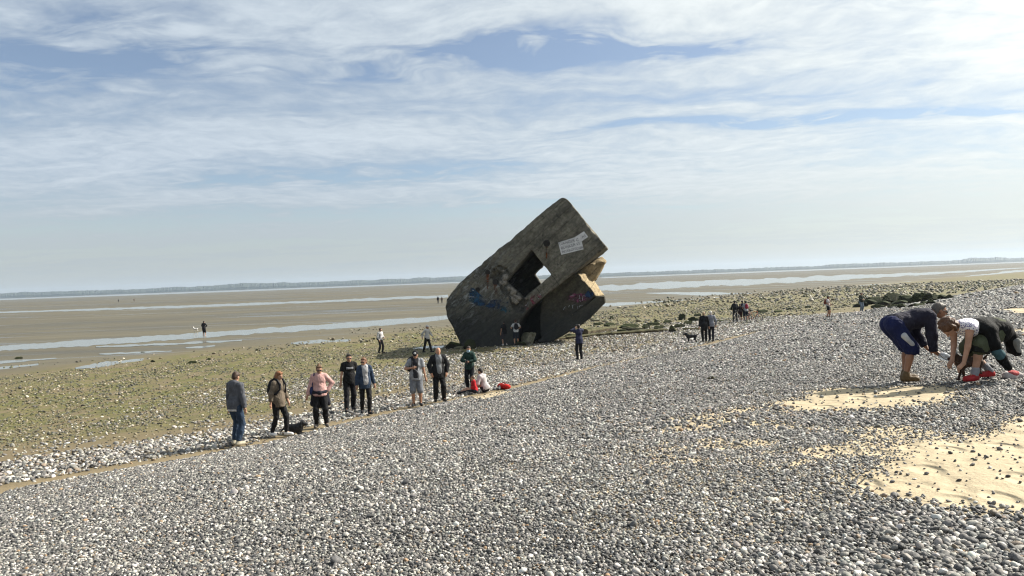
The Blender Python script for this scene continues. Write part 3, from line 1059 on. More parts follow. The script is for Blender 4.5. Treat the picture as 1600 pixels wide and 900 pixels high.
def lettering(body, px, py, ang, height_px):
    cu = bpy.data.curves.new('lettering', 'FONT')
    cu.body = body
    cu.size = 1.0
    cu.align_x = 'LEFT'
    tmp = bpy.data.objects.new('lettering_curve', cu)
    COL.objects.link(tmp)
    dg = bpy.context.evaluated_depsgraph_get()
    dg.update()
    me = bpy.data.meshes.new_from_object(tmp.evaluated_get(dg))
    bpy.data.objects.remove(tmp)
    sc = height_px / 0.70
    ca, sa = math.cos(R(ang)), math.sin(R(ang))
    for v in me.vertices:
        x, y = v.co.x * sc * 0.98, v.co.y * sc
        q = fp(px + x * ca - y * sa * -1 * -1, py - x * sa - y * ca, -0.040)
        v.co = q
    me.materials.clear()
    me.materials.append(TXT)
    obj('lettering', me, BUNKER)


lettering('DANGER C', 874.5, 383.6, 14, 4.4)
lettering('AS', 910.5, 372.6, 34, 4.0)
lettering('BUNKER VI', 876.8, 389.9, 14.5, 4.4)
lettering('INTERDIT', 878.2, 396.0, 14.0, 3.8)
lettering('OSER', 900.5, 390.6, 14.0, 3.4)
# cracks: narrow open joints across the sill and the face
MAT_CRACK = simple_mat('crack', (0.015, 0.014, 0.012), (0.03, 0.028, 0.025), 8)
for pts in [[(861.5, 429.5), (866, 435), (870, 441), (874.5, 446)], [(838, 450.5), (842, 456), (848.5, 464)], [(849, 362), (847, 371), (850, 378), (845, 386), (841, 392)],
            [(790, 440), (783, 447), (786, 455), (795, 463), (803, 469)], [(762, 500), (780, 489), (792, 480), (805, 474)], [(716, 500), (730, 487), (744, 477), (752, 473)]]:
    p2 = []
    rnd = random.Random(int(pts[0][0]))
    for i in range(len(pts) - 1):
        for q in (0, 0.33, 0.66):
            p2.append((pts[i][0] + (pts[i + 1][0] - pts[i][0]) * q + rnd.uniform(-.5, .5), pts[i][1] + (pts[i + 1][1] - pts[i][1]) * q + rnd.uniform(-.5, .5)))
    p2.append(pts[-1])
    L_, R_ = [], []
    for i, p in enumerate(p2):
        a, b = Vector(p2[max(i - 1, 0)]), Vector(p2[min(i + 1, len(p2) - 1)])
        d = (b - a).normalized()
        wp = rnd.uniform(0.35, 1.0)
        L_.append((p[0] - d.y * wp / 2, p[1] + d.x * wp / 2))
        R_.append((p[0] + d.y * wp / 2, p[1] - d.x * wp / 2))
    decal('crack', L_ + R_[::-1], MAT_CRACK, off=-0.030)
# broken-out concrete left of the embrasure: knobs of exposed aggregate
MAT_AGG = simple_mat('aggregate', (0.24, 0.22, 0.19), (0.10, 0.09, 0.075), 2.0, bump=0.02)
PEB_SRC = []


def rock_mesh(name, seed, sub=2, amp=0.28, mat=None, freq=1.1, flat=1.0, facets=0):
    bm = bmesh.new()
    bmesh.ops.create_icosphere(bm, subdivisions=sub, radius=1.0)
    rnd = random.Random(seed)
    offs = Vector((rnd.uniform(-50, 50), rnd.uniform(-50, 50), rnd.uniform(-50, 50)))
    from mathutils import noise as mn
    for v in bm.verts:
        n = mn.fractal(v.co * freq + offs, 0.8, 2.2, 4)
        v.co *= 1 + amp * n
        v.co.z *= flat
    for _ in range(facets):
        d = Vector((rnd.gauss(0, 1), rnd.gauss(0, 1), rnd.gauss(0.25, 0.8))).normalized()
        lim = rnd.uniform(0.45, 0.8)
        for v in bm.verts:
            q = v.co.dot(d) - lim
            if q > 0:
                v.co -= d * q * 0.92
    return bm_mesh(name, bm, mat, facets == 0)


for i in range(46):
    rnd = random.Random(i + 300)
    q = rnd.random()
    cx, cy = 786 + q * 26 + rnd.gauss(0, 4), 432 + q * 44 + rnd.gauss(0, 4)
    if inside_poly(np.array([cx]), np.array([cy]), [(831, 388.5), (863.5, 429.5), (817, 468.5), (788, 440)])[0]:
        continue
    if i < 4:
        PEB_SRC.append(rock_mesh('broken_concrete', i, 2, 0.45, MAT_AGG, 1.4))
    o = obj('broken_concrete', PEB_SRC[i % len(PEB_SRC)], BUNKER)
    o.location = fp(cx, cy, 0.02)
    s_ = rnd.uniform(0.08, 0.2)
    o.scale = (s_, s_ * 0.6, s_ * rnd.uniform(0.6, 1.1))
    o.rotation_euler = (rnd.uniform(-.3, .3), rnd.uniform(0, 3), 0)


# ------------------------------------------------------------------ rocks and wreckage on the beach
def rock_mat(name, dark, pale, weed, amount):
    m = bpy.data.materials.new(name)
    m.use_nodes = True
    t = NT(m.node_tree)
    po = t.n('ShaderNodeNewGeometry')
    n = t.noise(po.outputs['Position'], 2.4, 6, 0.65)
    n2 = t.noise(po.outputs['Position'], 11, 4, 0.7)
    up = t.n('ShaderNodeSeparateXYZ', {0: po.outputs['Normal']}).outputs[2]
    col = t.mix(t.map(n, 0.35, 0.65), dark, pale)
    wmask = t.math('MULTIPLY', t.map(t.math('ADD', t.math('MULTIPLY', up, 0.35), n2), 0.42, 0.8), amount)
    col = t.mix(wmask, col, t.mix(n2, weed, tuple(c * 1.9 for c in weed)))
    b = t.n('ShaderNodeBump', {'Strength': 1.0, 'Distance': 0.12, 'Height': t.math('ADD', n, t.math('MULTIPLY', n2, 0.5))})
    p = t.n('ShaderNodeBsdfPrincipled', {'Base Color': col, 'Roughness': 0.85, 'Normal': b.outputs[0]})
    t.set(p.inputs['Specular IOR Level'], 0.12)
    t.n('ShaderNodeOutputMaterial', {'Surface': p.outputs[0]})
    return m


MAT_WEEDROCK = rock_mat('weed_rock', (0.014, 0.014, 0.012), (0.035, 0.032, 0.024), (0.020, 0.026, 0.008), 0.9)
MAT_GREYROCK = rock_mat('grey_rock', (0.14, 0.13, 0.10), (0.25, 0.23, 0.18), (0.07, 0.075, 0.03), 0.5)
ROCKM = {'weed': [rock_mesh('rock_weed', 50 + i, 4, 0.42, MAT_WEEDROCK, 1.3, facets=9) for i in range(6)],
         'grey': [rock_mesh('rock_grey', 70 + i, 4, 0.38, MAT_GREYROCK, 1.1, facets=9) for i in range(4)]}


def rock(px, py, wpx, hpx, kind, label, group=None, seed=0, name='rock', depth=0.8):
    """(px,py) middle of the foot, wpx/hpx its size in the photograph"""
    g = G(px, py)
    mpp = (g - EYE).dot(CF) / F_PX
    rnd = random.Random(seed * 13 + int(px))
    o = obj(name, rnd.choice(ROCKM[kind]))
    wx, hz = wpx * mpp / 2 * 0.92, hpx * mpp * 0.62
    o.scale = (wx, wx * depth, hz)
    o.location = g + Vector((0, wx * depth * 0.5, hz * 0.30))
    o.rotation_euler = (0, 0, rnd.uniform(-0.3, 0.3))
    return tag(o, label, 'rock', group)


# at the foot of the bunker
rock(707, 545, 30, 17, 'weed', 'round weed-covered boulder at the left foot of the bunker')
rock(735, 545, 24, 16, 'weed', 'mossy pointed boulder leaning against the bunker base', seed=2)
rock(723, 544.5, 34, 5, 'grey', 'low flat greenish slab before the mossy boulders', name='flat_rock', seed=3, depth=0.4)
rock(826, 538, 31, 24, 'grey', 'grey angular concrete lump under the bunker', seed=5)
rock(812, 540, 22, 10, 'weed', 'small dark lump beside the grey concrete lump', seed=6)
# the dark cluster at the right
CL = [(1350, 478, 22, 12), (1368, 473, 26, 13), (1381, 477, 24, 10), (1394, 472, 20, 15), (1409, 476, 28, 10), (1418, 470, 22, 12), (1431, 474, 24, 11),
      (1440, 468, 24, 11), (1452, 471, 22, 12), (1462, 467, 22, 10), (1474, 468, 24, 10), (1484, 467, 16, 7), (1400, 480, 26, 5), (1372, 480, 22, 5), (1447, 474, 14, 5), (1425, 479, 12, 4),
      (1358, 475, 24, 11), (1388, 474, 24, 12), (1402, 471, 24, 12), (1425, 472, 26, 12), (1446, 470, 26, 12), (1468, 469, 24, 9), (1342, 479, 16, 7), (1412, 480, 20, 6), (1436, 478, 22, 6), (1458, 474, 20, 7)]
for i, (a, b, c, d) in enumerate(CL):
    rock(a, b + 1, c * 1.3, d * 1.3, 'weed', 'dark weed-covered boulder in the long boulder cluster by the shingle', 'boulders of the dark cluster', i)
# loose rocks on the stony platform
LOOSE = [(1052, 519, 22, 12, 'weed', 'squat dark boulder at the end of the timber line'), (1066, 500, 14, 12, 'weed', 'upright dark boulder pointing skyward'),
         (1083, 502, 22, 8, 'weed', 'rounded dark boulder beside the elderly couple'), (1192, 489, 24, 8, 'weed', 'long mossy hump right of the bicycles'),
         (956, 499, 9, 6, 'weed', 'small black rock alone on weedy ground'), (1026, 506, 14, 8, 'weed', 'dark lump among flat slabs'),
         (1217, 488, 18, 5, 'weed', 'flat black rock on the pale stones'), (1518, 463, 10, 5, 'weed', 'black rock on the shingle edge'),
         (1539, 461, 9, 5, 'weed', 'smaller black rock near the shingle edge'), (1043, 505, 18, 6, 'weed', 'low black slab behind the squat boulder'),
         (1263, 481, 12, 4, 'weed', 'flat dark stone left of the pedestrian with the red bag'), (300, 568, 16, 5, 'weed', 'flat black stone on the green weed'),
         (326, 563, 9, 4, 'weed', 'small dark stone on the green weed'), (28, 561, 14, 4, 'weed', 'black stone in the long puddle'),
         (238, 566, 9, 4, 'weed', 'dark stone near the forked puddle'), (1320, 478, 10, 3, 'weed', 'thin dark stone before the boulder cluster'),
         (222, 551, 8, 2.5, 'weed', 'tiny dark stone on the mud'), (1145, 484, 14, 4, 'weed', 'dark stone behind the cyclists')]
for i, (a, b, c, d, k, lb) in enumerate(LOOSE):
    rock(a, b, c, d, k, lb, None, i + 60)
SLAB = [(930, 502, 16, 4), (953, 510, 22, 4), (985, 512, 34, 4), (1000, 503, 14, 4), (1022, 508, 26, 4), (1010, 514, 16, 5), (948, 503, 14, 3), (1062, 512, 20, 4), (1075, 507, 18, 4),
        (965, 507, 12, 3), (915, 498, 20, 3), (852, 533, 26, 5), (872, 530, 22, 5), (892, 526, 24, 4), (905, 520, 20, 4), (925, 515, 22, 4), (940, 519, 22, 4), (972, 519, 20, 4), (1005, 520, 24, 4), (1030, 514, 22, 4), (935, 508, 20, 4), (990, 495, 14, 3), (1100, 510, 24, 3), (1120, 503, 26, 3), (1160, 495, 16, 3), (1235, 484, 16, 3), (1090, 494, 14, 3)]
for i, (a, b, c, d) in enumerate(SLAB):
    rock(a, b, c * 1.1, d * 1.7, 'weed' if i % 3 else 'grey', 'low flat weedy slab on the stony platform behind the timber line' if i % 3 else 'low flat grey slab on the stony platform behind the timber line',
         'weedy slabs' if i % 3 else 'grey slabs', i + 90, 'flat_rock', 0.6)

MAT_TIMBER = rock_mat('old_timber', (0.05, 0.042, 0.03), (0.15, 0.125, 0.085), (0.05, 0.055, 0.02), 0.5)


def beam(p1, p2, thick, label, seed=0):
    """a stranded baulk lying between two ground pixels"""
    a, b = G(*p1), G(*p2)
    d = b - a
    L = d.length
    n = 12
    bm = bmesh.new()
    rnd = random.Random(seed)
    loops = []
    for i in range(n + 1):
        q = i / n
        r_ = thick * (0.9 + 0.2 * rnd.random())
        cz = rnd.uniform(-0.03, 0.03)
        lp = []
        for k in range(8):
            an = 2 * math.pi * k / 8 + 0.39
            lp.append(bm.verts.new((q * L - L / 2, r_ * 1.05 * math.cos(an) * (1.15 if k % 2 else 1), r_ * math.sin(an) + cz)))
        loops.append(lp)
    for i in range(n):
        for k in range(8):
            bm.faces.new((loops[i][k], loops[i + 1][k], loops[i + 1][(k + 1) % 8], loops[i][(k + 1) % 8]))
    bm.faces.new(loops[0])
    bm.faces.new(loops[-1])
    o = obj('driftwood_log', bm_mesh('timber_beam', bm, MAT_TIMBER))
    o.location = (a + b) / 2 + Vector((0, 0, thick * 0.6))
    o.rotation_euler = (0, -math.asin(d.z / L), math.atan2(d.y, d.x))
    return tag(o, label, 'beam')


beam((884, 530), (958, 523), 0.16, 'thick weathered baulk behind the photographing man', 1)
beam((914, 523), (960, 516), 0.26, 'short fat log lying on the baulk line', 2)
beam((955, 524), (1042, 518), 0.17, 'long dark baulk continuing toward the squat boulder', 3)
beam((975, 516), (1005, 519), 0.2, 'pale sunlit baulk among flat slabs', 4)
beam((1068, 516), (1094, 515), 0.10, 'thin dark baulk beside the elderly couple', 5)
beam((1105, 593), (1119, 592), 0.03, 'small black stick lying on the open shingle', 7)
beam((1070, 549), (1082, 548), 0.05, 'short dark stick near the trotting black dog', 8)
beam((842, 534), (884, 530), 0.13, 'dark baulk running out from under the bunker', 6)


# ------------------------------------------------------------------ shingle
def pebble_material():
    m = bpy.data.materials.new('pebble')
    m.use_nodes = True
    t = NT(m.node_tree)
    at = t.n('ShaderNodeAttribute', attribute_name='pc', attribute_type='INSTANCER')
    po = t.n('ShaderNodeTexCoord').outputs['Object']
    n = t.noise(po, 2.2, 5, 0.65)
    n2 = t.noise(po, 9.0, 3, 0.6)
    col = t.mix(t.map(n, 0.35, 0.7, 0.0, 0.4), at.outputs['Color'], t.mix(0.5, at.outputs['Color'], (0.5, 0.48, 0.45)))
    col = t.mix(t.map(n2, 0.58, 0.72, 0.0, 0.35), col, (0.06, 0.055, 0.05))
    b = t.n('ShaderNodeBump', {'Strength': 0.25, 'Distance': 0.1, 'Height': n2})
    p = t.n('ShaderNodeBsdfPrincipled', {'Base Color': col, 'Roughness': 0.62, 'Normal': b.outputs[0]})
    t.set(p.inputs['Specular IOR Level'], 0.4)
    t.n('ShaderNodeOutputMaterial', {'Surface': p.outputs[0]})
    return m


MAT_PEB = pebble_material()
PEBM = [rock_mesh('pebble', 200 + i, 2, 0.24 + 0.05 * i, MAT_PEB, 0.8 + 0.15 * i) for i in range(5)]
PAL = np.array([(0.062, 0.061, 0.060), (0.115, 0.110, 0.101), (0.21, 0.198, 0.175), (0.41, 0.39, 0.35), (0.026, 0.025, 0.025), (0.19, 0.14, 0.09), (0.28, 0.17, 0.08), (0.60, 0.58, 0.53)])


def scatter(d0, d1, spacing, dia, seed, dens=None, ang=(-40, 40)):
    """jittered grid of stones between two distances from the standpoint"""
    rng = np.random.default_rng(seed)
    x0, x1 = d1 * math.sin(R(ang[0])) - 1, d1 * math.sin(R(ang[1])) + 1
    xg, yg = np.meshgrid(np.arange(x0, x1, spacing), np.arange(0.3, d1, spacing))
    x = xg.ravel() + rng.uniform(-.5, .5, xg.size) * spacing * 1.1
    y = yg.ravel() + rng.uniform(-.5, .5, xg.size) * spacing * 1.1
    d = np.hypot(x, y)
    an = np.degrees(np.arctan2(x, y))
    k = (d >= d0) & (d < d1) & (an > ang[0]) & (an < ang[1])
    x, y = x[k], y[k]
    s = toe_dist(x, y)
    if dens is not None:
        k = rng.random(len(x)) < dens(x, y, s)
        x, y, s = x[k], y[k], s[k]
    dm = dia * np.minimum(np.exp(rng.normal(0, 0.33, len(x))), 2.2)
    return x, y, s, dm, rng


def shingle_dens(x, y, s):
    sm = sand_mask(x, y)
    d = sstep(0.35, 0.9, s + (fbm(x * 1.2, y * 1.2, 12, 3) - 0.5) * 0.7)
    return d * (0.97 - 0.955 * sm)


def colours(rng, n, wts, lo=0.75, hi=1.2):
    wts = np.array(wts, dtype=float)
    c = PAL[rng.choice(len(PAL), n, p=wts / wts.sum())]
    return np.clip(c * rng.uniform(lo, hi, (n, 1)) * rng.uniform(0.96, 1.04, (n, 3)), 0.02, 0.8)


def pack(x, y, dm, rng, col, flat=(0.45, 0.85), sink=0.22, tilt=0.45):
    n = len(x)
    z = ground(x, y)
    sx = dm / 2 * rng.uniform(1.0, 1.35, n)
    sy = dm / 2 * rng.uniform(0.75, 1.0, n)
    sz = dm / 2 * rng.uniform(*flat, n)
    P = np.stack([x, y, z + sz * (1 - 2 * sink) + rng.uniform(-0.2, 0.5, n) * sz * 0.6], 1)
    Rr = np.stack([rng.normal(0, tilt, n), rng.normal(0, tilt, n), rng.uniform(0, 6.283, n)], 1)
    return dict(P=P, R=Rr, S=np.stack([sx, sy, sz], 1), C=col, I=rng.integers(0, 5, n))


def stack(lst):
    return {k: np.concatenate([d[k] for d in lst]) for k in lst[0]}


SRC_OBJS = []


def individuals(D, count, name, parent):
    """the stones that show largest become objects of their own; the rest is returned"""
    P = D['P']
    dist = np.linalg.norm(P - np.array(EYE), axis=1)
    vx = (P - np.array(EYE)) @ np.array(CR)
    vy = (P - np.array(EYE)) @ np.array(CU)
    vz = (P - np.array(EYE)) @ np.array(CF)
    ok = (vz > 1) & (np.abs(vx / np.maximum(vz, .1)) < 0.70) & (np.abs(vy / np.maximum(vz, .1)) < 0.40)
    size = np.where(ok, D['S'][:, 0] / dist, 0)
    top = np.argsort(-size)[:count]
    for i in top:
        o = obj(name, PEBM[int(D['I'][i])], parent)
        o.location = P[i]
        o.rotation_euler = D['R'][i]
        o.scale = D['S'][i]
        o['pc'] = [float(c) for c in D['C'][i]]
        if len(SRC_OBJS) < 5 and int(D['I'][i]) == len(SRC_OBJS):
            SRC_OBJS.append(o)
    keep = np.ones(len(P), dtype=bool)
    keep[top] = False
    return {k: v[keep] for k, v in D.items()}


def stone_cloud(name, label, D):
    """one object that carries all the uncounted stones as points with size, turn and colour"""
    n = len(D['P'])
    me = bpy.data.meshes.new(name)
    me.vertices.add(n)
    me.vertices.foreach_set('co', D['P'].astype(np.float32).ravel())
    for nm, typ, key, arr in (('rot', 'FLOAT_VECTOR', 'vector', D['R']), ('siz', 'FLOAT_VECTOR', 'vector', D['S']), ('pc', 'FLOAT_COLOR', 'color', np.concatenate([D['C'], np.ones((n, 1))], 1))):
        a = me.attributes.new(nm, typ, 'POINT')
        a.data.foreach_set(key, arr.astype(np.float32).ravel())
    a = me.attributes.new('pick', 'INT', 'POINT')
    a.data.foreach_set('value', D['I'].astype(np.int32))
    o = obj(name, me)
    ng = bpy.data.node_groups.new(name, 'GeometryNodeTree')
    ng.interface.new_socket(name='Geometry', in_out='INPUT', socket_type='NodeSocketGeometry')
    ng.interface.new_socket(name='Geometry', in_out='OUTPUT', socket_type='NodeSocketGeometry')
    N, Lk = ng.nodes, ng.links
    gi, go = N.new('NodeGroupInput'), N.new('NodeGroupOutput')
    iop = N.new('GeometryNodeInstanceOnPoints')
    join = N.new('GeometryNodeJoinGeometry')
    for so in SRC_OBJS[::-1]:
        oi = N.new('GeometryNodeObjectInfo')
        oi.transform_space = 'ORIGINAL'
        oi.inputs['Object'].default_value = so
        oi.inputs['As Instance'].default_value = True
        Lk.new(oi.outputs['Geometry'], join.inputs[0])

    def attr(nm, typ):
        a_ = N.new('GeometryNodeInputNamedAttribute')
        a_.data_type = typ
        a_.inputs['Name'].default_value = nm
        return a_.outputs[0]
    Lk.new(gi.outputs[0], iop.inputs['Points'])
    Lk.new(join.outputs[0], iop.inputs['Instance'])
    iop.inputs['Pick Instance'].default_value = True
    Lk.new(attr('pick', 'INT'), iop.inputs['Instance Index'])
    Lk.new(attr('rot', 'FLOAT_VECTOR'), iop.inputs['Rotation'])
    Lk.new(attr('siz', 'FLOAT_VECTOR'), iop.inputs['Scale'])
    Lk.new(iop.outputs[0], go.inputs[0])
    md = o.modifiers.new('stones', 'NODES')
    md.node_group = ng
    return tag(o, label, kind='stuff')


WG = [3.0, 2.8, 2.4, 2.0, 3.2, 0.55, 0.14, 1.0]
parts = []
for d0, d1, sp_, dia, sd in ((2.0, 9.0, 0.019, 0.0185, 1), (9.0, 16, 0.025, 0.024, 2), (16, 27, 0.038, 0.035, 3), (27, 46, 0.066, 0.056, 4), (46, 80, 0.12, 0.095, 5)):
    x, y, s, dm, rng = scatter(d0, d1, sp_, dia, sd, shingle_dens)
    # coarser stones lie toward the right foot of the bank crest and here and there
    co = sstep(0.9, 2.6, x) * sstep(5.6, 4.2, y) * 0.55 if d0 < 5 else 0
    dm = dm * (1 + co + 0.35 * (fbm(x * 0.6, y * 0.6, 77, 3) - 0.5))
    parts.append(pack(x, y, dm, rng, colours(rng, len(x), WG if d0 < 5 else [3.0, 3.2, 2.8, 1.7, 2.6, 0.55, 0.14, 0.5])))
# few larger cobbles
x, y, s, dm, rng = scatter(2.5, 26, 0.36, 0.042, 6, lambda x, y, s: 0.5 * sstep(0.6, 1.2, s) * (1 - 0.75 * sand_mask(x, y)))
parts.append(pack(x, y, dm, rng, colours(rng, len(x), [2.5, 3, 3, 2, 1.2, .6, .2, 1.2])))
# flints lying loose on the dry sand
x, y, s, dm, rng = scatter(3, 16, 0.05, 0.020, 7, lambda x, y, s: 0.05 * sand_mask(x, y) * sstep(0.5, 1.0, s))
parts.append(pack(x, y, dm, rng, colours(rng, len(x), [3, 2, 1, .5, 3, 1, .2, .2])))
SH = stack(parts)
SH = individuals(SH, 300, 'pebble', BEACH)
stone_cloud('shingle', 'grey and white rounded shingle covering the bank', SH)

# chalk-white stones washed together below the toe of the bank, thinning out seaward
def white_dens(x, y, s):
    nn = fbm(x * 0.5, y * 0.5, 61, 4) - 0.5
    a = sstep(-0.25, -0.7, s + nn * 0.5) * sstep(-4.3, -3.0, s + nn * 2.2 + 0.03 * np.maximum(y - 24, 0))
    b = 0.14 * sstep(-3, -4.2, s + nn * 2) * sstep(-13, -6, s) * sstep(0.46, 0.60, fbm(x * 0.9, y * 0.35, 66, 4))
    c = 0.34 * sstep(-0.3, -1, s) * sstep(-16, -9, s + nn * 6) * sstep(26, 34, y)
    return np.maximum(np.maximum(a * 0.72, b), c)


parts = []
for d0, d1, sp_, dia, sd in ((8, 24, 0.068, 0.062, 11), (24, 40, 0.070, 0.060, 12), (40, 72, 0.115, 0.09, 13)):
    x, y, s, dm, rng = scatter(d0, d1, sp_, dia, sd, white_dens, (-48, 46))
    parts.append(pack(x, y, dm, rng, colours(rng, len(x), [2.0, 2.0, 2.6, 2.4, 1.6, 1.0, .1, 1.5], 0.75, 1.1), (0.4, 0.7)))
WS = stack(parts)
WS = individuals(WS, 300, 'stone', BEACH)
stone_cloud('white_stones', 'band of chalky white stones along the foot of the bank', WS)

# weedy dark stones of the platform
def weed_dens(x, y, s):
    nn = fbm(x * 0.16, y * 0.16, 81, 4)
    return 0.40 * sstep(-3.2, -7.5, s + (nn - .5) * 5) * sstep(-44, -30, s + (nn - .5) * 26 + 20 * sstep(5, 30, x)) * (0.3 + 0.7 * sstep(0.38, 0.62, fbm(x * 0.55, y * 0.3, 83, 4)))


parts = []
for d0, d1, sp_, dia, sd in ((10, 34, 0.085, 0.050, 21), (34, 60, 0.13, 0.072, 22), (60, 110, 0.28, 0.14, 23), (110, 220, 0.7, 0.34, 24)):
    x, y, s, dm, rng = scatter(d0, d1, sp_, dia, sd, weed_dens, (-50, 46))
    base = np.array([(0.075, 0.08, 0.028), (0.035, 0.034, 0.022), (0.13, 0.105, 0.05), (0.19, 0.155, 0.095), (0.40, 0.36, 0.28)])
    c = base[rng.choice(5, len(x), p=[.26, .30, .24, .14, .06])] * rng.uniform(0.75, 1.2, (len(x), 1))
    parts.append(pack(x, y, dm, rng, c, (0.35, 0.7)))
stone_cloud('weedy_stones', 'olive and dark stones strewn over the weedy platform', stack(parts))


# ------------------------------------------------------------------ figures: smooth bodies grown from joints
def V3(*a):
    return np.array(a, dtype=float)


def rotx(a):
    c, s = math.cos(a), math.sin(a)
    return np.array([(1, 0, 0), (0, c, -s), (0, s, c)])


def rotz(a):
    c, s = math.cos(a), math.sin(a)
    return np.array([(c, -s, 0), (s, c, 0), (0, 0, 1)])


def unit(v):
    v = np.asarray(v, dtype=float)
    return v / (np.linalg.norm(v) + 1e-9)


def cone(a, b, r1, r2, k=0.03, flat=False):
    return ('c', np.asarray(a, float), np.asarray(b, float), r1, r2, k, flat)


def ell(c, r, rot=None, k=0.03):
    return ('e', np.asarray(c, float), np.asarray(r, float), np.eye(3) if rot is None else rot, k)


def surface(prims, h, cuts=()):
    """smooth union of cones and ellipsoids -> one closed quad mesh (surface nets)"""
    lo, hi = np.full(3, 1e9), np.full(3, -1e9)
    for p in prims:
        if p[0] == 'c':
            for q, r in ((p[1], p[3]), (p[2], p[4])):
                lo, hi = np.minimum(lo, q - r), np.maximum(hi, q + r)
        else:
            m = max(p[2])
            lo, hi = np.minimum(lo, p[1] - m), np.maximum(hi, p[1] + m)
    lo = lo - 3 * h
    n = np.ceil((hi + 3 * h - lo) / h).astype(int) + 1
    f = np.full(n, 9.0, dtype=np.float32)
    ax = [lo[i] + h * np.arange(n[i]) for i in range(3)]
    for p in prims:
        if p[0] == 'c':
            _, a, b, r1, r2, k, flat = p
            rr = max(r1, r2)
            l_, h_ = np.minimum(a, b) - rr, np.maximum(a, b) + rr
        else:
            _, c, rad, rot, k = p
            l_, h_ = c - max(rad), c + max(rad)
        pad = k + 2.5 * h
        i0 = np.maximum(np.floor((l_ - pad - lo) / h).astype(int), 0)
        i1 = np.minimum(np.ceil((h_ + pad - lo) / h).astype(int) + 1, n)
        X_, Y_, Z_ = np.meshgrid(*[ax[i][i0[i]:i1[i]] for i in range(3)], indexing='ij')
        if p[0] == 'c':
            ba = b - a
            L2 = ba @ ba + 1e-9
            dx, dy, dz = X_ - a[0], Y_ - a[1], Z_ - a[2]
            t = np.clip((dx * ba[0] + dy * ba[1] + dz * ba[2]) / L2, 0, 1)
            d = np.sqrt((dx - t * ba[0]) ** 2 + (dy - t * ba[1]) ** 2 + (dz - t * ba[2]) ** 2) - (r1 + (r2 - r1) * t)
            if flat:
                u = ba / math.sqrt(L2)
                d = np.maximum(d, (X_ - b[0]) * u[0] + (Y_ - b[1]) * u[1] + (Z_ - b[2]) * u[2])
        else:
            dx, dy, dz = X_ - c[0], Y_ - c[1], Z_ - c[2]
            q = [rot[0, i] * dx + rot[1, i] * dy + rot[2, i] * dz for i in range(3)]
            k0 = np.sqrt(sum((q[i] / rad[i]) ** 2 for i in range(3)))
            k1 = np.sqrt(sum((q[i] / rad[i] ** 2) ** 2 for i in range(3))) + 1e-6
            d = k0 * (k0 - 1) / k1
        sl = tuple(slice(i0[i], i1[i]) for i in range(3))
        o = f[sl]
        if k > 0:
            hh = np.maximum(k - np.abs(o - d), 0) / k
            f[sl] = np.minimum(o, d) - hh * hh * k * 0.25
        else:
            f[sl] = np.minimum(o, d)
    if cuts:
        X_, Y_, Z_ = np.meshgrid(*ax, indexing='ij', sparse=True)
        for q, nn in cuts:
            f = np.maximum(f, ((X_ - q[0]) * nn[0] + (Y_ - q[1]) * nn[1] + (Z_ - q[2]) * nn[2]).astype(np.float32))
    return nets_raw(f, lo, h)


FAB = {}


def fabric(c, rough=0.85, kind='cloth'):
    if kind == 'cloth':
        c = tuple(x * 0.78 for x in c)
    key = (tuple(round(x, 3) for x in c), kind)
    if key not in FAB:
        m = bpy.data.materials.new(kind)
        m.use_nodes = True
        t = NT(m.node_tree)
        po = t.n('ShaderNodeTexCoord').outputs['Object']
        n = t.noise(po, 7.0 if kind != 'hair' else 18.0, 4, 0.6)
        n2 = t.noise(t.vscale(po, (1.0, 1.0, 0.45)), 13.0, 3, 0.6, 0.7)
        col = t.mix(t.map(n, 0.3, 0.7), tuple(min(1, x * 1.12) for x in c), tuple(x * 0.78 for x in c))
        bd = {'cloth': 0.035, 'hair': 0.03, 'skin': 0.004, 'leather': 0.008}.get(kind, 0.02)
        b = t.n('ShaderNodeBump', {'Strength': 0.8, 'Distance': bd, 'Height': n2})
        p = t.n('ShaderNodeBsdfPrincipled', {'Base Color': col, 'Roughness': rough, 'Normal': b.outputs[0]})
        t.set(p.inputs['Specular IOR Level'], 0.35 if kind in ('skin', 'hair') else 0.2)
        if kind == 'skin':
            t.set(p.inputs['Roughness'], 0.55)
        t.n('ShaderNodeOutputMaterial', {'Surface': p.outputs[0]})
        FAB[key] = m
    return FAB[key]


def floral():
    m = bpy.data.materials.new('floral_cloth')
    m.use_nodes = True
    t = NT(m.node_tree)
    po = t.n('ShaderNodeTexCoord').outputs['Object']
    vo = t.n('ShaderNodeTexVoronoi', feature='F1')
    t.set(vo.inputs['Vector'], po)
    t.set(vo.inputs['Scale'], 40.0)
    col = t.mix(t.map(vo.outputs['Distance'], 0.34, 0.44, 1.0, 0.0), (0.72, 0.70, 0.72), (0.09, 0.07, 0.22))
    p = t.n('ShaderNodeBsdfPrincipled', {'Base Color': col, 'Roughness': 0.85})
    t.n('ShaderNodeOutputMaterial', {'Surface': p.outputs[0]})
    return m


SKIN, SKIN_T = (0.36, 0.20, 0.13), (0.26, 0.13, 0.075)
BLACK, NAVY, WHITE = (0.012, 0.012, 0.014), (0.014, 0.017, 0.035), (0.62, 0.61, 0.60)


def ik(s, t, l1, l2, hint):
    s, t = np.asarray(s, float), np.asarray(t, float)
    d = t - s
    L = min(max(np.linalg.norm(d), 1e-4), (l1 + l2) * 0.999)
    u = unit(d)
    t = s + u * L
    a = (l1 * l1 - l2 * l2 + L * L) / (2 * L)
    h = math.sqrt(max(l1 * l1 - a * a, 0))
    hv = np.asarray(hint, float)
    hv = unit(hv - u * (hv @ u))
    return s + u * a + hv * h, t


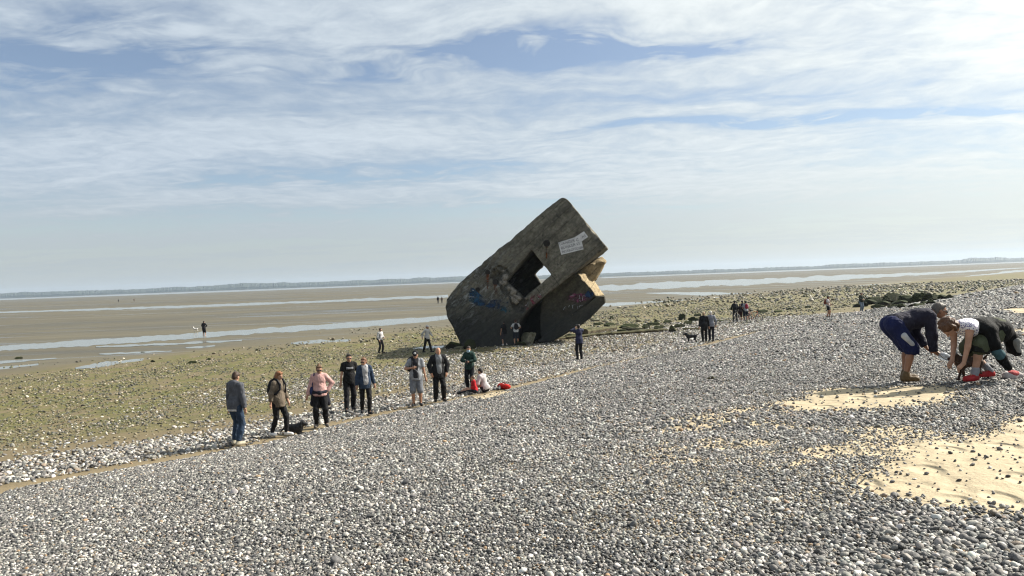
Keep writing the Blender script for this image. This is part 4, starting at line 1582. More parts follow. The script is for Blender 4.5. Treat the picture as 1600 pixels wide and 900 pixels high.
def part(root, name, prims, h, mat, cuts=(), label=None, parent=None):
    V, F = surface(prims, h, cuts)
    me_ = mesh_np(name, V, F, mat)
    if mat and mat.name.startswith('cloth') and h < 0.016:
        nr = np.zeros(len(V) * 3, dtype=np.float32)
        me_.vertex_normals.foreach_get('vector', nr)
        fold = fbm((V[:, 0] + V[:, 1] * 0.6) * 9 + V[:, 2] * 5, V[:, 2] * 7 - V[:, 1] * 8, len(V) % 97, 3, 0.6) - 0.5
        V = V + nr.reshape(-1, 3) * (fold[:, None] + 0.22) * 0.028
        me_.vertices.foreach_set('co', V.astype(np.float32).ravel())
        me_.update()
    o = obj(name, me_, parent or root)
    if label:
        o['label'] = label
    return o


def person(px, py, H, yaw, label, look, pose=None, res=0.013, loc=None, group=None):
    """one figure; local frame: faces -Y, its left hand on +X, feet at z = 0"""
    P = dict(lean=3, side=0, hip=None, feet=None, hands=None, elbow=None, knee=None, head_yaw=0, head_pitch=8, spread=0.0)
    P.update(pose or {})
    s = H / 1.75
    g = loc or G(px, py)
    root = empty('person', (g.x, g.y, g.z + look.get('lift', 0.045)), R(yaw))
    tag(root, label, 'person', group)
    fat = look.get('fat', 1.0)
    fw = fat ** 0.6
    hip = V3(*(P['hip'] or (0, 0.0, 0.925))) * s
    Rt = rotz(R(P.get('twist', 0))) @ rotx(R(P['lean'])) if not P['side'] else rotx(R(P['lean'])) @ np.array([(math.cos(R(P['side'])), 0, math.sin(R(P['side']))), (0, 1, 0), (-math.sin(R(P['side'])), 0, math.cos(R(P['side'])))])

    def T(x, y, z):        # torso frame, origin at the hips
        return hip + Rt @ (V3(x, y, z) * s)
    axis_up = Rt @ V3(0, 0, 1)
    front = Rt @ V3(0, -1, 0)
    sh_w = look.get('shoulder', 0.185)
    sh_w *= 0.93
    shL, shR = T(sh_w, 0.01, 0.485), T(-sh_w, 0.01, 0.485)
    feet = P['feet'] or ((0.10, 0.0, 0), (-0.10, 0.0, 0))
    fyaw = P.get('foot_yaw', (12, -12))
    ank = [V3(*f) * s + V3(0, 0.0, 0.085 * s) for f in feet]
    hj = [T(0.09, 0, -0.02), T(-0.09, 0, -0.02)]
    kh = P['knee'] or ((0.1, -1, 0.05), (-0.1, -1, 0.05))
    kn, an = [], []
    for i in range(2):
        k_, a_ = ik(hj[i], ank[i], 0.43 * s, 0.425 * s, kh[i])
        kn.append(k_)
        an.append(a_)
    # arms: hand targets in the torso frame unless given as world-ish local points
    hd = P['hands'] or ((0.27, -0.03, -0.06), (-0.27, -0.03, -0.06))
    eh = P['elbow'] or ((0.5, 0.8, 0), (-0.5, 0.8, 0))
    el, wr = [], []
    for i, sj in enumerate((shL, shR)):
        tgt = V3(*hd[i]) * s if P.get('hands_local') else T(*hd[i])
        e_, w_ = ik(sj, tgt, 0.285 * s, 0.255 * s, Rt @ V3(*eh[i]) if not P.get('hands_local') else V3(*eh[i]))
        el.append(e_)
        wr.append(w_)
    neck = T(0, 0.015, 0.545)
    hy, hp = R(P['head_yaw']), R(P['head_pitch'])
    head_lean = P.get('head_lean', P['lean'])
    Rh = rotx(R(head_lean) * 0.0) @ rotz(hy) @ rotx(hp)
    hup = unit(axis_up * (1 - P.get('head_up', 0.35)) + V3(0, 0, 1) * P.get('head_up', 0.35))
    hc = neck + hup * 0.135 * s + (Rh @ V3(0, -1, 0)) * 0.035 * s

    def Hd(x, y, z):
        return hc + Rh @ (V3(x, y, z) * s)
    sk = fabric(look.get('skin', SKIN), 0.55, 'skin')
    # ---- the body, one surface
    B = [ell(T(0, 0.0, 0.02), V3(0.160 * fw, 0.112 * fat, 0.12) * s, Rt), ell(T(0, -0.01 * fat, 0.17), V3(0.142 * fat, 0.105 * fat, 0.15) * s, Rt),
         ell(T(0, 0.0, 0.37), V3(0.158 * fw, 0.112 * fw, 0.19) * s, Rt), cone(T(0.02, 0.015, 0.52), T(sh_w - 0.02, 0.01, 0.478), 0.055 * s, 0.055 * s, 0.05), cone(T(-0.02, 0.015, 0.52), T(-sh_w + 0.02, 0.01, 0.478), 0.055 * s, 0.055 * s, 0.05),
         cone(T(0, 0.02, 0.50), hc + hup * -0.03 * s, 0.058 * s, 0.052 * s, 0.03)]
    for i in range(2):
        sj = (shL, shR)[i]
        B += [cone(sj, el[i], 0.052 * s * fw, 0.039 * s, 0.03), cone(el[i], wr[i], 0.040 * s, 0.027 * s, 0.02),
              cone(hj[i], kn[i], 0.088 * s * fw, 0.058 * s, 0.04), cone(kn[i], kn[i] + (an[i] - kn[i]) * 0.35, 0.054 * s, 0.056 * s, 0.02),
              cone(kn[i] + (an[i] - kn[i]) * 0.35, an[i], 0.056 * s, 0.037 * s, 0.02)]
        # hand: palm, four fingers of different lengths, thumb off the side
        fd = unit(wr[i] - el[i])
        if P.get('hand_dir'):
            fd = unit(P['hand_dir'][i])
        side_ = unit(np.cross(fd, front if abs(fd @ front) < 0.9 else axis_up))
        nrm = unit(np.cross(side_, fd))
        inw = unit(hip - wr[i])
        if nrm @ inw < 0:
            nrm = -nrm
        thumb_side = side_ if side_ @ front > 0 else -side_
        if abs(side_ @ front) < 0.15:
            thumb_side = side_ * (-1 if i == 0 else 1)
        pc = wr[i] + fd * 0.05 * s
        B.append(cone(wr[i], pc + fd * 0.03 * s, 0.028 * s, 0.034 * s, 0.015))
        fr = max(0.0085 * s, res * 0.62)
        curl = P.get('curl', 0.35)
        for q, ln in zip((-1.5, -0.5, 0.5, 1.5), (0.066, 0.078, 0.073, 0.056)):
            a0 = pc + fd * 0.035 * s + thumb_side * (-q) * 0.0185 * s
            d1 = unit(fd + nrm * curl)
            d2 = unit(fd + nrm * curl * 2.4)
            m1 = a0 + d1 * ln * 0.55 * s
            B += [cone(a0, m1, fr, fr * 0.95, 0.006), cone(m1, m1 + d2 * ln * 0.5 * s, fr * 0.95, fr * 0.8, 0.004)]
        t0 = wr[i] + fd * 0.022 * s + thumb_side * 0.022 * s
        t1 = t0 + unit(thumb_side * 0.9 + fd * 0.8 + nrm * 0.3) * 0.035 * s
        B += [cone(t0, t1, fr * 1.25, fr * 1.1, 0.01), cone(t1, t1 + unit(fd + thumb_side * 0.25 + nrm * 0.4) * 0.03 * s, fr * 1.1, fr * 0.9, 0.005)]
    # feet
    toes = []
    for i in range(2):
        ft = rotz(R(fyaw[i])) @ V3(0, -1, 0) if not P.get('foot_dir') else unit(P['foot_dir'][i])
        toes.append(ft)
        if P.get('foot_up'):
            sole = unit(P['foot_up'][i])
        else:
            sole = V3(0, 0, -1)
        B.append(cone(an[i], an[i] + sole * 0.045 * s + ft * 0.11 * s, 0.036 * s, 0.030 * s, 0.02))
    # head with face
    B += [ell(Hd(0, 0.012, 0.03), V3(0.074, 0.093, 0.09) * s, Rh), ell(Hd(0, -0.022, -0.03), V3(0.060, 0.068, 0.082) * s, Rh), ell(Hd(0, -0.045, -0.085), V3(0.034, 0.032, 0.028) * s, Rh, 0.025),
          cone(Hd(0, -0.082, 0.012), Hd(0, -0.107, -0.028), 0.009 * s, 0.015 * s, 0.015), cone(Hd(-0.018, -0.084, -0.066), Hd(0.018, -0.084, -0.066), 0.010 * s, 0.010 * s, 0.008),
          cone(Hd(-0.035, -0.076, 0.026), Hd(0.035, -0.076, 0.026), 0.012 * s, 0.012 * s, 0.015)]
    for q in (-1, 1):
        B.append(ell(Hd(0.076 * q, 0.012, -0.008), V3(0.012, 0.022, 0.033) * s, Rh, 0.008))
    part(root, 'body', B, res, sk)
    for q in (-1, 1):
        if look.get('eyes', True) and res < 0.02:
            part(root, 'eye', [ell(Hd(0.031 * q, -0.086, 0.004), V3(0.012, 0.006, 0.006) * s, Rh, 0)], 0.004, fabric((0.02, 0.016, 0.014), 0.3, 'leather'))
    # ---- top
    hem = look.get('hem', 0.06)
    up = look.get('puff', 0.018)
    c_top = look['top']
    TP = [ell(T(0, 0, 0.03), V3(0.165 * fw + up, 0.118 * fat + up, 0.14) * s, Rt, 0.05), ell(T(0, -0.01 * fat, 0.17), V3(0.146 * fat + up, 0.108 * fat + up, 0.16) * s, Rt, 0.05),
          ell(T(0, 0, 0.37), V3(0.156 * fw + up, 0.114 * fw + up, 0.185) * s, Rt, 0.05), cone(T(0.02, 0.015, 0.518), T(sh_w - 0.02, 0.01, 0.475), (0.056 + up) * s, (0.054 + up) * s, 0.05), cone(T(-0.02, 0.015, 0.518), T(-sh_w + 0.02, 0.01, 0.475), (0.056 + up) * s, (0.054 + up) * s, 0.05)]
    if hem > 0.02:
        TP.append(cone(T(0, 0, 0.05), T(0, 0, -hem - 0.05), (0.150 * fat + up) * s, (0.155 * fat + up) * s, 0.06))
    sl = look.get('sleeve', 'long')
    for i in range(2):
        sj = (shL, shR)[i]
        if sl == 'long':
            TP += [cone(sj, el[i], (0.050 * fw + up) * s, (0.042 + up * 0.8) * s, 0.035), cone(el[i], wr[i] + (el[i] - wr[i]) * look.get('cuff', 0.03), (0.044 + up) * s, (0.034 + up * 0.8) * s, 0.03, True)]
        elif sl == 'short':
            TP += [cone(sj, sj + (el[i] - sj) * 0.72, (0.051 * fw + up) * s, (0.052 + up) * s, 0.035, True)]
        else:
            TP += [cone(sj, sj + (el[i] - sj) * 0.12, (0.056 * fw + up) * s, (0.05 + up) * s, 0.04, True)]
    if look.get('hood'):
        TP += [cone(T(0.075, 0.07, 0.545), T(-0.075, 0.07, 0.545), 0.045 * s, 0.045 * s, 0.05), ell(T(0, 0.10, 0.49), V3(0.095, 0.05, 0.08) * s, Rt, 0.05), cone(T(0.075, 0.05, 0.55), T(0.06, -0.06, 0.52), 0.036 * s, 0.025 * s, 0.03), cone(T(-0.075, 0.05, 0.55), T(-0.06, -0.06, 0.52), 0.036 * s, 0.025 * s, 0.03)]
    elif look.get('collar'):
        TP += [cone(T(0.05, 0.03, 0.56), T(0.02, -0.06, 0.535), 0.026 * s, 0.024 * s, 0.03), cone(T(-0.05, 0.03, 0.56), T(-0.02, -0.06, 0.535), 0.026 * s, 0.024 * s, 0.03), cone(T(-0.05, 0.04, 0.565), T(0.05, 0.04, 0.565), 0.026 * s, 0.026 * s, 0.03)]
    top_mat = look.get('top_mat') or fabric(c_top)
    tname = look.get('top_name', 'jacket')
    part(root, tname, TP, res, top_mat, cuts=[(T(0, 0, -hem), -axis_up)])
    if look.get('under'):      # shirt showing under an open or short top
        kind = look.get('under_kind', 'hem')
        if kind == 'hem':
            part(root, 'shirt', [ell(T(0, 0, 0.0), V3(0.162 * fw + up * .5, 0.115 * fat + up * .5, 0.13) * s, Rt), cone(T(0, 0, 0.05), T(0, 0, -hem - 0.08), 0.148 * fat * s, 0.152 * fat * s, 0.05)], res, fabric(look['under']), cuts=[(T(0, 0, -hem - 0.05), -axis_up)])
        else:
            grow = [(q[0], q[1], q[2] + 0.007, q[3], q[4]) if q[0] == 'e' else (q[0], q[1], q[2], q[3] + 0.007, q[4] + 0.007, q[5], q[6]) for q in TP[:(7 if hem > 0.02 else 6)]]
            hw = look.get('open', 0.062)
            part(root, 'shirt', grow, min(res, 0.012), fabric(look['under']), cuts=[(T(hw, 0, 0.0), Rt @ unit(V3(1, 0, -0.06))), (T(-hw, 0, 0.0), Rt @ unit(V3(-1, 0, -0.06))), (T(0, -0.03, 0), Rt @ V3(0, 1, 0)), (T(0, 0, look.get('shirt_hem', -0.02)), -axis_up)])
    # ---- trousers
    tq = look.get('loose', 0.016)
    BT = [ell(T(0, 0.0, 0.02), V3(0.163 * fw + tq * .6, 0.115 * fat + tq * .6, 0.12) * s, Rt, 0.05)]
    kind = look.get('legs', 'long')
    for i in range(2):
        if kind == 'long':
            BT += [cone(hj[i], kn[i], (0.090 * fw + tq) * s, (0.058 + tq) * s, 0.04), cone(kn[i], kn[i] + (an[i] - kn[i]) * 0.4, (0.058 + tq) * s, (0.059 + tq) * s, 0.03), cone(kn[i] + (an[i] - kn[i]) * 0.4, an[i] + (kn[i] - an[i]) * look.get('ankle', 0.0), (0.060 + tq) * s, (0.043 + tq) * s, 0.03, True)]
        elif kind == 'knee':
            kk = kn[i] + (an[i] - kn[i]) * 0.12
            BT += [cone(hj[i], kn[i], (0.092 * fw + tq * 1.4) * s, (0.078 + tq) * s, 0.04), cone(kn[i], kk, (0.078 + tq) * s, (0.078 + tq) * s, 0.02, True)]
        else:
            BT += [cone(hj[i], hj[i] + (kn[i] - hj[i]) * 0.72, (0.092 * fw + tq) * s, (0.088 * fw + tq) * s, 0.04, True)]
    part(root, 'shorts' if kind != 'long' else 'trousers', BT, res, fabric(look['bottom']), cuts=[(T(0, 0, 0.10), axis_up)] if P['lean'] < 40 else ())
    # ---- shoes
    sc_ = look.get('shoe', BLACK)
    for i in range(2):
        ft = toes[i]
        sole = unit(P['foot_up'][i]) if P.get('foot_up') else V3(0, 0, -1)
        heel = an[i] + sole * 0.045 * s - ft * 0.035 * s
        toe = an[i] + sole * 0.050 * s + ft * 0.155 * s
        part(root, 'shoe', [cone(heel, toe, 0.046 * s, 0.040 * s, 0.03), cone(an[i] + sole * 0.0 * s, an[i] + sole * 0.03 * s, (0.050 if not look.get('boot') else 0.058) * s, 0.050 * s, 0.03), cone(heel + ft * 0.07 * s, toe - ft * 0.03 * s, 0.048 * s, 0.047 * s, 0.02)]
             + ([cone(an[i] + (kn[i] - an[i]) * 0.10, an[i], 0.05 * s, 0.052 * s, 0.02)] if look.get('boot') else []), res, fabric(sc_, 0.6, 'leather'),
             cuts=[(an[i] + sole * 0.083 * s, sole)])
        if look.get('sock'):
            part(root, 'sock', [cone(an[i] + (kn[i] - an[i]) * 0.22, an[i], 0.046 * s, 0.044 * s, 0.02)], res, fabric(look['sock']))
    # ---- hair
    hr = look.get('hair', (0.03, 0.02, 0.013))
    st = look.get('hairstyle', 'short')
    if st != 'bald':
        HP = [ell(Hd(0, 0.022, 0.045), V3(0.083, 0.095, 0.088) * s, Rh, 0.02)]
        if st != 'cap':
            HP.append(cone(Hd(-0.045, -0.048, 0.088), Hd(0.045, -0.048, 0.088), 0.021 * s, 0.021 * s, 0.03))
        cuts = [(Hd(0, -0.02, 0.03), Rh @ unit(V3(0, -0.8, -0.62)))]
        if st in ('short', 'cap'):
            HP.append(ell(Hd(0, 0.055, -0.01), V3(0.068, 0.055, 0.075) * s, Rh, 0.02))
        if st == 'long':
            HP += [ell(Hd(0, 0.055, -0.03), V3(0.083, 0.06, 0.11) * s, Rh, 0.03)]
            for q in (-1, 1):
                HP += [cone(Hd(0.07 * q, 0.03, 0.0), Hd(0.085 * q, 0.0, -0.16), 0.035 * s, 0.035 * s, 0.03), cone(Hd(0.085 * q, 0.0, -0.16), Hd(0.08 * q, -0.055, -0.36), 0.035 * s, 0.02 * s, 0.03)]
            HP.append(cone(Hd(0, 0.075, -0.05), Hd(0, 0.10, -0.30), 0.06 * s, 0.035 * s, 0.03))
            cuts = []
            HP[1] = cone(Hd(-0.045, -0.045, 0.09), Hd(0.045, -0.045, 0.09), 0.026 * s, 0.026 * s, 0.02)
        if st == 'tail':
            HP += [ell(Hd(0, 0.055, 0.0), V3(0.07, 0.055, 0.075) * s, Rh, 0.02), cone(Hd(0, 0.11, 0.04), Hd(0, 0.155, -0.03), 0.03 * s, 0.032 * s, 0.02), cone(Hd(0, 0.155, -0.03), Hd(0, 0.14, -0.14), 0.032 * s, 0.015 * s, 0.02)]
        if st == 'bun':
            HP += [ell(Hd(0, 0.055, 0.0), V3(0.07, 0.055, 0.075) * s, Rh, 0.02), ell(Hd(0, 0.07, 0.12), V3(0.04, 0.04, 0.035) * s, Rh, 0.02)]
        if st == 'curly':
            cuts = []
            rnd = random.Random(3)
            HP = [ell(Hd(0, 0.03, 0.05), V3(0.095, 0.11, 0.10) * s, Rh, 0.03), ell(Hd(0, 0.08, -0.04), V3(0.09, 0.07, 0.10) * s, Rh, 0.03)]
            for _ in range(60):
                d = unit(V3(rnd.gauss(0, 1), rnd.gauss(0.45, 0.8), rnd.gauss(0.35, 0.9)))
                if d[1] < -0.55:
                    continue
                c = Hd(d[0] * 0.105, 0.035 + d[1] * 0.115, 0.03 + d[2] * 0.115)
                HP.append(ell(c, V3(0.028, 0.028, 0.028) * s * rnd.uniform(0.7, 1.25), None, 0.012))
        part(root, 'hair', HP, min(res, 0.014), fabric(hr, 0.6, 'hair'), cuts=cuts)
    ex = look.get('extras', ())
    dark = fabric((0.015, 0.015, 0.018), 0.35, 'leather')
    if 'glasses' in ex:
        part(root, 'glasses', [ell(Hd(0.034, -0.096, 0.006), V3(0.028, 0.012, 0.019) * s, Rh, 0.004), ell(Hd(-0.034, -0.096, 0.006), V3(0.028, 0.012, 0.019) * s, Rh, 0.004), cone(Hd(-0.02, -0.1, 0.012), Hd(0.02, -0.1, 0.012), 0.005, 0.005, 0.004),
                               cone(Hd(0.06, -0.088, 0.012), Hd(0.08, 0.0, 0.012), 0.005, 0.005, 0.003), cone(Hd(-0.06, -0.088, 0.012), Hd(-0.08, 0.0, 0.012), 0.005, 0.005, 0.003)], 0.006, dark)
    if 'mask' in ex:
        part(root, 'face_mask', [ell(Hd(0, -0.055, -0.055), V3(0.066, 0.06, 0.058) * s, Rh, 0.02)], 0.012, fabric((0.36, 0.52, 0.62)), cuts=[(Hd(0, -0.03, 0), Rh @ V3(0, 1, 0))])
    if 'cap' in ex:
        cc = look.get('cap_col', BLACK)
        cp = part(root, 'cap', [ell(Hd(0, 0.012, 0.055), V3(0.089, 0.103, 0.088) * s, Rh, 0.02), cone(Hd(-0.04, -0.10, 0.048), Hd(0.04, -0.10, 0.048), 0.02 * s, 0.02 * s, 0.03), cone(Hd(-0.03, -0.15, 0.035), Hd(0.03, -0.15, 0.035), 0.016 * s, 0.016 * s, 0.03)], 0.012, fabric(cc), cuts=[(Hd(0, 0, 0.035), Rh @ V3(0, 0, -1))])
        if look.get('cap_mark'):
            part(root, 'badge', [ell(Hd(0, -0.098, 0.085), V3(0.03, 0.012, 0.022) * s, Rh, 0)], 0.008, fabric(WHITE), parent=cp)
    if 'brimhat' in ex:
        part(root, 'hat', [ell(Hd(0, 0.01, 0.07), V3(0.09, 0.10, 0.085) * s, Rh, 0.02), ell(Hd(0, 0.0, 0.06), V3(0.17, 0.18, 0.022) * s, Rh, 0.02)], 0.014, fabric(look.get('cap_col', BLACK)))
    if 'backpack' in ex:
        ox = look.get('pack_x', 0.0)
        bpc = fabric(look.get('pack', (0.02, 0.02, 0.024)))
        pk = part(root, 'backpack', [ell(T(ox, 0.20, 0.36), V3(0.145, 0.085, 0.21) * s, Rt, 0.03), ell(T(ox, 0.215, 0.25), V3(0.15, 0.095, 0.14) * s, Rt, 0.04), ell(T(ox, 0.27, 0.25), V3(0.10, 0.05, 0.09) * s, Rt, 0.02), cone(T(ox + 0.03, 0.17, 0.58), T(ox - 0.03, 0.17, 0.58), 0.012, 0.012, 0.02)], max(res, 0.013), bpc)
        for q in (-1, 1):
            if look.get('one_strap') and q != look['one_strap']:
                continue
            a = 0.1 * q
            pts = [T(a, 0.14, 0.50), T(a * 1.05, 0.05, 0.605), T(a * 1.05, -0.05, 0.58), T(a, -0.145 * fw, 0.46), T(a * 1.1, -0.155 * fw, 0.33), T(a * 1.7, -0.09, 0.22), T(a * 1.6, 0.1, 0.18)]
            part(root, 'strap', [cone(pts[j], pts[j + 1], 0.018, 0.018, 0.01) for j in range(6)], max(res, 0.012), bpc, parent=pk)
    if 'bag' in ex:
        q = look.get('bag_side', -1)
        bg_ = part(root, 'shoulder_bag', [ell(T(0.22 * q, 0.02, 0.12), V3(0.05, 0.13, 0.12) * s, Rt, 0.02), ell(T(0.22 * q, 0.02, 0.06), V3(0.055, 0.13, 0.09) * s, Rt, 0.03)], max(res, 0.013), fabric(look.get('bag', NAVY)))
        part(root, 'strap', [cone(T(0.2 * q, 0.04, 0.22), T(0.14 * q, 0.06, 0.57), 0.014, 0.014, 0.01), cone(T(0.14 * q, 0.06, 0.57), T(0.13 * q, -0.07, 0.56), 0.014, 0.014, 0.01), cone(T(0.13 * q, -0.07, 0.56), T(0.2 * q, -0.04, 0.22), 0.014, 0.014, 0.01)], max(res, 0.012), fabric(look.get('bag', NAVY)), parent=bg_)
    if 'waist_jacket' in ex:
        wc = fabric(look.get('waist', BLACK))
        WJ = [cone(T(0.15, -0.08, 0.06), T(0, -0.165 * fat, 0.05), 0.055 * s, 0.042 * s, 0.03), cone(T(-0.15, -0.08, 0.06), T(0, -0.165 * fat, 0.05), 0.055 * s, 0.042 * s, 0.03), ell(T(0, -0.18 * fat, 0.045), V3(0.055, 0.04, 0.05) * s, Rt), ell(T(0, 0.06, 0.03), V3(0.19 * fw, 0.12 * fat, 0.07) * s, Rt, 0.05)]
        for q in (-1, 1):
            WJ += [cone(T(0.15 * q, 0.06, 0.04), T(0.20 * q, 0.09, -0.30), 0.07 * s, 0.075 * s, 0.06)]
        WJ += [cone(T(0, 0.12 * fat, 0.02), T(0, 0.15 * fat, -0.32), 0.10 * s, 0.12 * s, 0.08)]
        part(root, 'tied_jacket', WJ, res, wc)
    if 'phone' in ex:
        m_ = (wr[0] + wr[1]) / 2 + unit((wr[0] - el[0]) + (wr[1] - el[1])) * 0.1 * s
        part(root, 'phone', [cone(m_ + V3(0, 0, -0.06), m_ + V3(0, 0, 0.06), 0.03, 0.03, 0.01)], 0.012, dark)
    if 'print' in ex:
        part(root, 'chest_print', [(q[0], q[1], q[2] + 0.006, q[3], q[4]) for q in TP[:3]], 0.008, fabric((0.30, 0.31, 0.33)), cuts=[(T(0.10, 0, 0), Rt @ V3(1, 0, 0)), (T(-0.10, 0, 0), Rt @ V3(-1, 0, 0)), (T(0, -0.03, 0), Rt @ V3(0, 1, 0)), (T(0, 0, 0.355), Rt @ V3(0, 0, -1)), (T(0, 0, 0.41), Rt @ V3(0, 0, 1))])
    return root, dict(T=T, Hd=Hd, s=s, wr=wr, el=el, Rt=Rt, hip=hip, kn=kn, an=an)


def walk(st, a=1):
    """a stride of st metres, left foot forward when a = 1"""
    return ((0.08, -st / 2 * a, 0), (-0.08, st / 2 * a, 0))


# the group at the foot of the bank
person(370, 698, 1.78, 152, 'boy seen from behind in grey hooded jacket and blue jeans',
       dict(top=(0.095, 0.10, 0.115), hood=True, hem=0.07, under=(0.6, 0.6, 0.6), bottom=(0.030, 0.052, 0.092), loose=0.010, shoe=(0.32, 0.29, 0.22), hair=(0.045, 0.022, 0.012), hairstyle='short', ankle=0.06),
       dict(lean=4, head_pitch=34, head_yaw=14, feet=((0.10, -0.02, 0), (-0.10, 0.04, 0)), hands=((0.27, -0.06, -0.10), (-0.28, -0.05, -0.10)), foot_yaw=(30, -6)), 0.012)
person(437, 683, 1.67, 66, 'girl with long auburn hair, taupe jacket and white trainers',
       dict(top=(0.17, 0.135, 0.10), hem=0.14, bottom=BLACK, loose=0.004, shoe=(0.68, 0.67, 0.65), hair=(0.20, 0.085, 0.035), hairstyle='long', extras=('backpack',), collar=True, shoulder=0.165, cuff=0.25),
       dict(lean=3, feet=walk(0.36, 1), head_pitch=20, head_yaw=8, hands=((0.24, -0.12, -0.02), (-0.26, 0.02, -0.04))), 0.012)
person(502, 669, 1.70, 12, 'woman in pink jumper with one hand on her hip',
       dict(top=(0.60, 0.36, 0.33), top_name='jumper', hem=0.05, bottom=BLACK, loose=0.012, shoe=(0.10, 0.09, 0.08), hair=(0.10, 0.055, 0.025), hairstyle='bun', fat=1.12, shoulder=0.175, extras=('glasses', 'waist_jacket', 'bag'), bag_side=-1, bag=(0.025, 0.035, 0.11), waist=(0.02, 0.02, 0.03), puff=0.014),
       dict(lean=1, head_pitch=18, head_yaw=6, hands=((0.20, -0.02, 0.06), (-0.36, -0.06, -0.12)), elbow=((1.0, 0.35, 0), (-0.4, 0.9, 0)), feet=((0.15, 0, 0), (-0.12, -0.03, 0))), 0.012)
person(548, 643, 1.80, 22, 'man in black printed T-shirt and dark glasses striding',
       dict(top=(0.012, 0.012, 0.013), top_name='shirt', sleeve='short', hem=0.08, bottom=(0.012, 0.012, 0.015), shoe=BLACK, hair=(0.02, 0.014, 0.01), extras=('glasses', 'print')),
       dict(lean=3, feet=((0.10, 0.12, 0), (-0.16, -0.26, 0)), head_pitch=10, hands=((0.26, 0.04, -0.03), (-0.28, -0.10, -0.04)))); 
person(572, 648, 1.70, 22, 'woman in open denim jacket over pale top, hair tied back',
       dict(top=(0.030, 0.050, 0.088), hem=0.14, under=(0.42, 0.42, 0.43), under_kind='front', bottom=BLACK, loose=0.006, shoe=BLACK, hair=(0.13, 0.06, 0.03), hairstyle='tail', extras=('glasses',), shoulder=0.168, collar=True),
       dict(lean=3, feet=walk(0.34, 1), head_pitch=12, head_yaw=-38, hands=((0.29, 0.02, -0.06), (-0.25, -0.04, -0.04))))
person(652, 636, 1.76, 4, 'man in black cap and grey shorts carrying a backpack',
       dict(top=(0.30, 0.31, 0.33), top_name='shirt', sleeve='short', hem=0.10, under=(0.03, 0.03, 0.035), under_kind='front', bottom=(0.19, 0.20, 0.22), legs='knee', shoe=BLACK, hairstyle='cap', hair=(0.04, 0.03, 0.02), extras=('cap', 'glasses', 'backpack'), cap_mark=True, fat=1.12, pack_x=-0.16, one_strap=-1),
       dict(lean=2, head_pitch=14, hands=((0.30, -0.02, -0.10), (-0.10, -0.20, 0.30)), elbow=((0.5, 0.8, 0), (-0.9, 0.2, -0.5)), feet=((0.12, 0, 0), (-0.10, -0.05, 0))))
person(687, 629, 1.79, 14, 'bald man in open black jacket, hands in his pockets',
       dict(top=(0.014, 0.014, 0.016), hem=0.16, under=(0.21, 0.22, 0.23), under_kind='front', bottom=(0.012, 0.012, 0.014), shoe=(0.03, 0.028, 0.026), hairstyle='bald', fat=1.14, skin=(0.46, 0.24, 0.15), puff=0.026, collar=True),
       dict(lean=1, head_pitch=16, head_yaw=12, hands=((0.24, -0.10, 0.0), (-0.24, -0.10, 0.0)), elbow=((1, 0.5, 0), (-1, 0.5, 0)), feet=((0.14, -0.04, 0), (-0.12, 0, 0))))
person(735, 610, 1.62, -12, 'woman in dark green hooded top wearing a pale blue face mask',
       dict(top=(0.018, 0.045, 0.038), hood=True, hem=0.12, bottom=(0.012, 0.014, 0.018), shoe=BLACK, hair=(0.025, 0.016, 0.012), hairstyle='tail', extras=('mask', 'phone'), shoulder=0.17),
       dict(lean=2, head_pitch=14, hands=((0.06, -0.25, 0.22), (-0.06, -0.25, 0.22)), elbow=((1, 0.2, -0.6), (-1, 0.2, -0.6))))
SIT = dict(hip=(0, 0.0, 0.115), lean=14, feet=((0.10, -0.62, 0.0), (-0.10, -0.66, 0.0)), knee=((0.1, -0.2, 1), (-0.1, -0.2, 1)), foot_yaw=(8, -8))
person(742, 616, 1.12, -78, 'small child in red top sitting with legs stretched out',
       dict(top=(0.50, 0.018, 0.025), top_name='shirt', hem=0.03, bottom=(0.02, 0.025, 0.04), shoe=BLACK, hair=(0.06, 0.03, 0.016), hairstyle='short', shoulder=0.16),
       dict(SIT, hip=(0, 0, 0.15), lean=8, feet=((0.10, -0.82, 0.02), (-0.10, -0.80, 0.02)), hands=((0.12, -0.20, 0.16), (-0.12, -0.20, 0.16))))
person(759, 613.5, 1.62, -118, 'dark-haired adult in pale pullover sitting beside the red-clad child',
       dict(top=(0.50, 0.46, 0.47), top_name='pullover', hem=0.05, bottom=(0.02, 0.02, 0.028), shoe=(0.05, 0.05, 0.055), hair=(0.018, 0.012, 0.01), hairstyle='short'),
       dict(SIT, lean=18, hands=((0.16, -0.34, 0.20), (-0.16, -0.34, 0.16)), head_pitch=22))

# figures farther down the beach
person(595, 552.5, 1.70, 60, 'person in white top and black trousers alone on the weedy stones',
       dict(top=(0.58, 0.57, 0.57), top_name='shirt', hem=0.02, bottom=BLACK, shoe=BLACK, hair=(0.02, 0.015, 0.012), extras=('bag',), bag=BLACK), dict(feet=walk(0.2), hands=((0.1, -0.26, 0.15), (-0.22, -0.1, 0.0))), 0.022)
person(668, 551.5, 1.78, 62, 'man in white pullover and white cap walking by the bunker pool',
       dict(top=(0.55, 0.54, 0.53), top_name='pullover', hem=0.08, bottom=(0.012, 0.012, 0.016), shoe=BLACK, hairstyle='cap', extras=('cap',), cap_col=(0.62, 0.6, 0.6)), dict(feet=walk(0.5), hands=((0.26, -0.26, 0.10), (-0.26, 0.18, 0.02))), 0.022)
person(789, 540.5, 1.66, 200, 'person in black top and shorts standing under the bunker',
       dict(top=BLACK, top_name='shirt', sleeve='short', hem=0.12, bottom=(0.05, 0.045, 0.055), legs='knee', shoe=(0.5, 0.45, 0.42), hair=(0.02, 0.015, 0.012)), dict(feet=((0.14, 0, 0), (-0.12, 0.05, 0))), 0.022)
